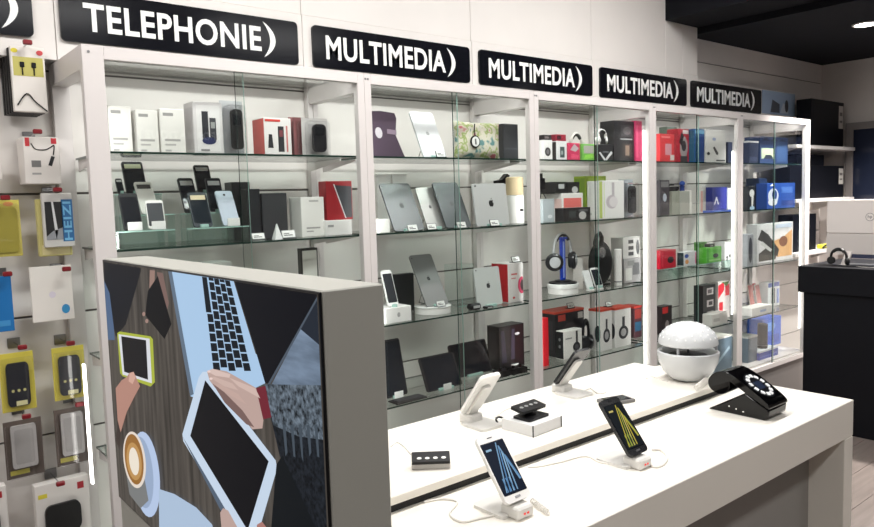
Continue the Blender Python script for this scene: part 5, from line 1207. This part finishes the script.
# ------------------------------------------------------------------ wall shelves with boxed screens beyond the cabinets
WS = mat('wall_shelf_white', (206, 202, 200), .4)
for k, (z, lab) in enumerate(((1.932, 'upper white wall shelf with a black screen box'), (1.505, 'middle white wall shelf beyond the last cabinet'), (1.08, 'lower white wall shelf behind the counter'))):
    sh_ = thing('wall_shelf', lab, 'shelf', (5.7, .3, z-.028), 'wall shelves beyond the cabinets')
    MB().box(5.10, 6.2, .13, YW, z-.028, z, bev=.002).build('board', WS, sh_)
    for xx in (5.2, 6.12): MB().prism([(0, 0), (.26, 0), (0, -.09)], (xx, YW, z-.0285), (0, -1, 0), (0, 0, 1), .006).build('bracket', WS, sh_)
def screen_box(label, z, h, x0, x1, lab=True, y0=.2, d=.12):
    b_ = thing('screen_box', label, 'box', ((x0+x1)/2, y0+d/2, z))
    MB().box(x0, x1, y0, y0+d, z, z+h, bev=.002).build('carton', mat('box_black_navy', (9, 10, 16), .5, spec=.15), b_)
    if lab: MB().box(x1-.10, x1-.012, y0-.0008, y0, z+h*.42, z+h*.92).box(x1-.085, x1-.03, y0-.0012, y0-.0008, z+h*.55, z+h*.6, 1).box(x1-.085, x1-.03, y0-.0012, y0-.0008, z+h*.7, z+h*.78, 1).build('label_panel', [col((176, 172, 166)), col((90, 88, 86))], b_)
    return b_
screen_box('black screen box with a pale side label on the upper wall shelf', 1.932, .385, 5.5, 6.13)
screen_box('black screen box with a pale side label on the middle wall shelf', 1.505, .27, 5.14, 6.15)
screen_box('low black box on top of the middle screen box', 1.7755, .09, 5.3, 5.8, False, .22, .1)
screen_box('small dark box on the lower wall shelf', 1.08, .30, 5.2, 5.62, False)
yg = thing('cable_pack', 'yellow and black cable pack on the lower wall shelf', 'pack', (5.75, .2, 1.08))
MB().box(5.68, 5.83, .17, .22, 1.08, 1.115, bev=.006).build('pouch', col((196, 190, 60)), yg); MB().tube(spline([(5.66, .16, 1.09), (5.72, .155, 1.11), (5.78, .158, 1.088), (5.85, .16, 1.1)], 5), .007, 8).build('cable', M_black, yg)

# ------------------------------------------------------------------ accessories on the slatted wall at the left
HOOKR = mat('hook_tip_red', (130, 24, 34), .4)
YP = .33
def hook(label, px, py, y=YP-.05):
    p = ony((px, py), y); r = thing('display_hook', label, 'hook', (p.x, YW, p.z), 'display hooks on the slatted wall')
    MB().box(p.x-.02, p.x+.02, YW-.006, YW, p.z-.02, p.z+.016, bev=.001).build('clip_plate', M_steel, r)
    MB().tube([(p.x, YW-.003, p.z), (p.x, y+.01, p.z), (p.x, y, p.z+.006)], .0025, 6).build('arm', M_chrome, r)
    MB().box(p.x-.014, p.x+.014, y-.016, y-.002, p.z-.004, p.z+.012, bev=.003).build('tip', HOOKR, r)
    return r
def pack(name, label, cat, xl, yt, xr, yb, build, y=YP, dep=.02, group=None):
    ym = (yt+yb)/2; x0, x1 = ony((xl, ym), y).x, ony((xr, ym), y).x; xm = (xl+xr)/2
    zt_, zb_ = ony((xm, yt), y).z, ony((xm, yb), y).z
    r = thing(name, label, cat, ((x0+x1)/2, y+dep/2, zb_), group)
    build(r, x0, x1, y, dep, zb_, zt_); return r
def flat_on(r, nm, x0, x1, z0, z1, y, poly, M, t=.0008):
    MB().prism([(x0+(x1-x0)*a, z0+(z1-z0)*b_) for a, b_ in poly], (0, y, 0), (1, 0, 0), (0, 0, 1), t).build(nm, M, r)
RC = lambda a, b_, c, d: [(a, b_), (c, b_), (c, d), (a, d)]
YEL = (206, 196, 70)
def b_cable(r, x0, x1, y, dep, z0, z1):
    MB().box(x0, x1, y, y+dep, z0, z1, bev=.002).build('carton', col((228, 222, 216)), r)
    flat_on(r, 'window', x0, x1, z0, z1, y, RC(.06, .55, .94, .84), col((186, 178, 96)))
    for a in (.32, .66):
        xx = x0+(x1-x0)*a; zz = z0+(z1-z0)*.7
        MB().box(xx-.007, xx+.007, y-.004, y-.0008, zz-.004, zz+.014, bev=.002).tube([(xx, y-.0025, zz-.004), (xx, y-.0025, zz-.03)], .002, 6).build('plug', M_black, r)
    xx = x0+(x1-x0)*.1; MB().tube(spline([(xx, y-.004, z0+(z1-z0)*.1), (xx+.03, y-.004, z0+(z1-z0)*.28), (xx+.055, y-.004, z0+(z1-z0)*.16), (xx+.09, y-.004, z0+(z1-z0)*.02)], 5), .0022, 6).build('printed_cable', M_black, r)
    flat_on(r, 'yellow_mark', x0, x1, z0, z1, y, ell(.12, .93, .1, .035, 12), col((222, 206, 60))); flat_on(r, 'red_mark', x0, x1, z0, z1, y, ell(.86, .92, .1, .04, 14), col((206, 70, 74)))
pack('cable_pack', 'white cable pack with a yellow window showing two black plugs', 'pack', 12, 47, 46, 112, b_cable)
for k in range(4):
    def b_blk(r, x0, x1, y, dep, z0, z1):
        MB().box(x0, x1, y, y+dep, z0, z1, bev=.002).build('carton', col((34, 32, 32)), r); flat_on(r, 'card_edge', x0, x1, z0, z1, y, RC(.05, .05, .95, .95), col((206, 200, 192)))
    pack('cable_pack', 'dark-edged cable pack hanging behind the yellow window pack', 'pack', 9.5-2.4*k, 49+1*k, 43-2.4*k, 113+1*k, b_blk, y=YP+.0205+.0195*k, dep=.018, group='cable packs queued on the top hook')
hook('hook carrying the pack with the yellow window', 27, 44, YP-.03)
def b_white(r, x0, x1, y, dep, z0, z1):
    MB().box(x0, x1, y, y+dep, z0, z1, bev=.002).build('carton', col((230, 224, 219)), r)
    W, H = x1-x0, z1-z0
    MB().tube(spline([(x0+W*.22, y-.001, z0+H*.86), (x0+W*.34, y-.001, z0+H*.74), (x0+W*.6, y-.001, z0+H*.73), (x0+W*.75, y-.001, z0+H*.78), (x0+W*.86, y-.001, z0+H*.82), (x0+W*.82, y-.001, z0+H*.62)], 6), .0018, 6).build('printed_cable', M_black, r)
    flat_on(r, 'printed_plug', x0, x1, z0, z1, y, [(.66, .40), (.76, .38), (.86, .58), (.76, .6)], col((40, 40, 42)))
    flat_on(r, 'red_mark', x0, x1, z0, z1, y, RC(.06, .80, .18, .98), col((200, 60, 66))); flat_on(r, 'red_badge', x0, x1, z0, z1, y, RC(.78, .86, .93, .98), col((196, 50, 60)))
    flat_on(r, 'grey_panel', x0, x1, z0, z1, y, RC(.2, .36, .46, .5), col((120, 118, 118))); flat_on(r, 'printed_line', x0, x1, z0, z1, y, RC(.2, .2, .45, .24), col((170, 168, 166)))
pack('cable_pack', 'white pack printed with a black charging cable', 'pack', 24, 137, 60, 184, b_white, dep=.105)
hook('hook above the pack printed with a charging cable', 37, 133, YP-.02)
pack('cable_pack', 'white pack cut off by the left edge, beside the charging cable pack', 'pack', -30, 150, 1.5, 180, b_white, dep=.05)
def b_yel(r, x0, x1, y, dep, z0, z1):
    MB().box(x0, x1, y+dep-.003, y+dep, z0, z1, bev=.001).build('backing_card', col((214, 200, 96)), r)
    MB().box(x0+.003, x1-.003, y, y+dep-.0035, z0+.003, z1-.012, bev=.008).build('clear_shell', M_blister, r)
    flat_on(r, 'inner_tray', x0, x1, z0, z1, y+dep-.0031, [(p[0]+.5, p[1]+.47) for p in rrect(.82, .8, .08)], col((168, 156, 62)), .004)
    flat_on(r, 'orange_mark', x0, x1, z0, z1, y+dep-.0031, ell(.7, .93, .14, .04, 12), col((222, 150, 90)))
pack('case_pack', 'empty-looking yellow phone case pack at the left edge', 'pack', -16, 200, 22, 257, b_yel)
hook('hook with a red tip above the yellow case pack', 5, 199, YP-.02)
def b_blue(r, x0, x1, y, dep, z0, z1):
    MB().box(x0, x1, y, y+dep, z0, z1, bev=.002).build('carton', col((206, 202, 198)), r)
    flat_on(r, 'black_panel', x0, x1, z0, z1, y, RC(.08, .14, .64, .84), col((34, 33, 35))); flat_on(r, 'blue_panel', x0, x1, z0, z1, y, RC(.62, .10, .99, .88), col((44, 104, 160)))
    flat_on(r, 'white_streak', x0, x1, z0, z1, y-.0009, [(.3, .84), (.36, .84), (.46, .3), (.40, .14), (.36, .3)], col((222, 222, 224)))
    flat_on(r, 'grey_gloss', x0, x1, z0, z1, y-.0009, [(.08, .14), (.62, .14), (.62, .36), (.3, .3), (.08, .2)], col((150, 152, 158)))
    W, H = x1-x0, z1-z0
    text('lettering', 'HEIZI', .03, (x0+W*.8, y-.0009, z0+H*.48), (0, 0, 1), (-1, 0, 0), col((120, 186, 226)), r, .0004, .0006, H*.72, W*.26)
def b_tray(r, x0, x1, y, dep, z0, z1):
    MB().box(x0, x1, y, y+dep, z0, z1, bev=.003).build('tray', col((206, 196, 128)), r); flat_on(r, 'inset', x0, x1, z0, z1, y, RC(.08, .03, .92, .2), col((226, 214, 160)))
pack('case_pack', 'black and blue case pack with vertical blue lettering', 'pack', 43, 193, 73.5, 247, b_blue)
pack('case_pack', 'yellow tray pack hanging behind the black and blue pack', 'pack', 38, 199, 71, 256, b_tray, y=YP+.022, dep=.03)
hook('hook above the black and blue case pack', 57, 191, YP-.02)
def b_bcard(r, x0, x1, y, dep, z0, z1):
    MB().box(x0, x1, y, y+dep, z0, z1, bev=.001).build('card', col((30, 116, 186)), r); flat_on(r, 'print', x0, x1, z0, z1, y, RC(.1, .1, .9, .2), col((70, 150, 210)))
pack('gift_card', 'plain bright blue card cut off by the left edge', 'card', -26, 277, 13, 333, b_bcard, dep=.006)
hook('hook with a red tip above the blue card', 7, 275, YP-.02)
def b_wcard(r, x0, x1, y, dep, z0, z1):
    MB().box(x0, x1, y, y+dep, z0, z1, bev=.001).build('card', col((236, 230, 224)), r)
    flat_on(r, 'blue_dot', x0, x1, z0, z1, y, ell(.8, .2, .1, .085, 16), col((60, 150, 206))); flat_on(r, 'pale_mark', x0, x1, z0, z1, y, ell(.5, .48, .08, .06, 14), col((222, 214, 226)))
pack('screen_protector_pack', 'white card pack with a bright blue dot', 'pack', 31, 266, 73, 321, b_wcard, dep=.008)
hook('hook with a red tip above the white card with the blue dot', 66, 270, YP-.03)
def b_ycase(r, x0, x1, y, dep, z0, z1):
    MB().box(x0, x1, y+dep-.004, y+dep, z0, z1, bev=.001).build('backing_card', col((220, 204, 84)), r)
    flat_on(r, 'case', x0, x1, z0, z1, y+dep-.0041, [(p[0]+.5, p[1]+.46) for p in rrect(.66, .74, .1)], col((30, 32, 46)), .010)
    for a in (.33, .5, .67): flat_on(r, 'cut_out', x0, x1, z0, z1, y+dep-.0142, ell(a, .36, .045, .025, 12), col((206, 198, 130)))
    flat_on(r, 'price_sticker', x0, x1, z0, z1, y+dep-.0142, RC(.4, .1, .72, .18), col((226, 220, 170)))
    MB().box(x0+.002, x1-.002, y, y+dep-.0145, z0+.004, z1-.015, bev=.004).build('clear_shell', M_blister, r)
pack('case_pack', 'yellow pack with a dark navy case, left one of the pair', 'pack', 1, 353, 36, 412, b_ycase)
pack('case_pack', 'yellow pack with a dark navy case, right one of the pair', 'pack', 54, 347, 86.5, 400, b_ycase)
hook('hook with a red tip above the left navy case', 22, 348, YP-.03); hook('hook with a red tip above the right navy case', 70, 344, YP-.03)
def b_clear(r, x0, x1, y, dep, z0, z1):
    MB().box(x0, x1, y+dep-.003, y+dep, z0, z1, bev=.001).build('backing_card', col((96, 84, 78)), r)
    flat_on(r, 'inner_case', x0, x1, z0, z1, y+dep-.0031, [(p[0]+.5, p[1]+.55) for p in rrect(.66, .74, .06)], col((206, 202, 200)), .012)
    flat_on(r, 'inner_line', x0, x1, z0, z1, y+dep-.0152, [(p[0]+.5, p[1]+.55) for p in rrect(.5, .6, .05)], col((186, 182, 180)), .0008)
    flat_on(r, 'yellow_strip', x0, x1, z0, z1, y+dep-.0031, RC(.1, .06, .6, .14), col((206, 196, 90)))
    MB().box(x0+.002, x1-.002, y, y+dep-.0165, z0+.003, z1-.01, bev=.005).build('clear_shell', M_blister, r)
pack('case_pack', 'clear pack with a pale case on brown card, left one', 'pack', 6, 421, 45, 479, b_clear, dep=.03)
pack('case_pack', 'clear pack with a pale case on brown card, right one', 'pack', 57, 409, 91, 466, b_clear, dep=.03)
hook('hook with a red tip above the left clear pack', 26, 417, YP-.03); hook('hook with a red tip above the right clear pack', 79, 405, YP-.03)
for k, (xl, yt, xr, yb, lab) in enumerate(((8, 419, 46, 478, 'left'), (60, 408, 92, 466, 'right'))):
    pass
def b_pouch(r, x0, x1, y, dep, z0, z1):
    MB().box(x0, x1, y, y+dep, z0, z1, bev=.002).build('carton', col((226, 221, 217)), r)
    flat_on(r, 'black_pouch', x0, x1, z0, z1, y, [(p[0]+.48, p[1]+.46) for p in rrect(.66, .44, .12)], col((30, 30, 31)), .012)
    flat_on(r, 'yellow_mark', x0, x1, z0, z1, y, RC(.06, .80, .22, .86), col((220, 206, 70))); flat_on(r, 'red_badge', x0, x1, z0, z1, y, RC(.78, .82, .9, .92), col((170, 40, 50))); flat_on(r, 'red_strip', x0, x1, z0, z1, y, RC(.76, .1, .92, .18), col((190, 50, 60)))
pack('pouch_pack', 'white pack with a rounded black pouch at the bottom left', 'pack', 36, 480, 91, 548, b_pouch, dep=.04)
hook('hook with a red tip above the white pouch pack', 60, 484, YP-.03)
pack('pouch_pack', 'white pack cut off by the bottom left corner', 'pack', -40, 490, 9, 555, b_pouch, dep=.04)
# remove scratch properties used for stacking
for o in bpy.data.objects:
    for k in ('_x0', '_x1', '_z1', '_yd', '_y1'):
        if k in o: del o[k]
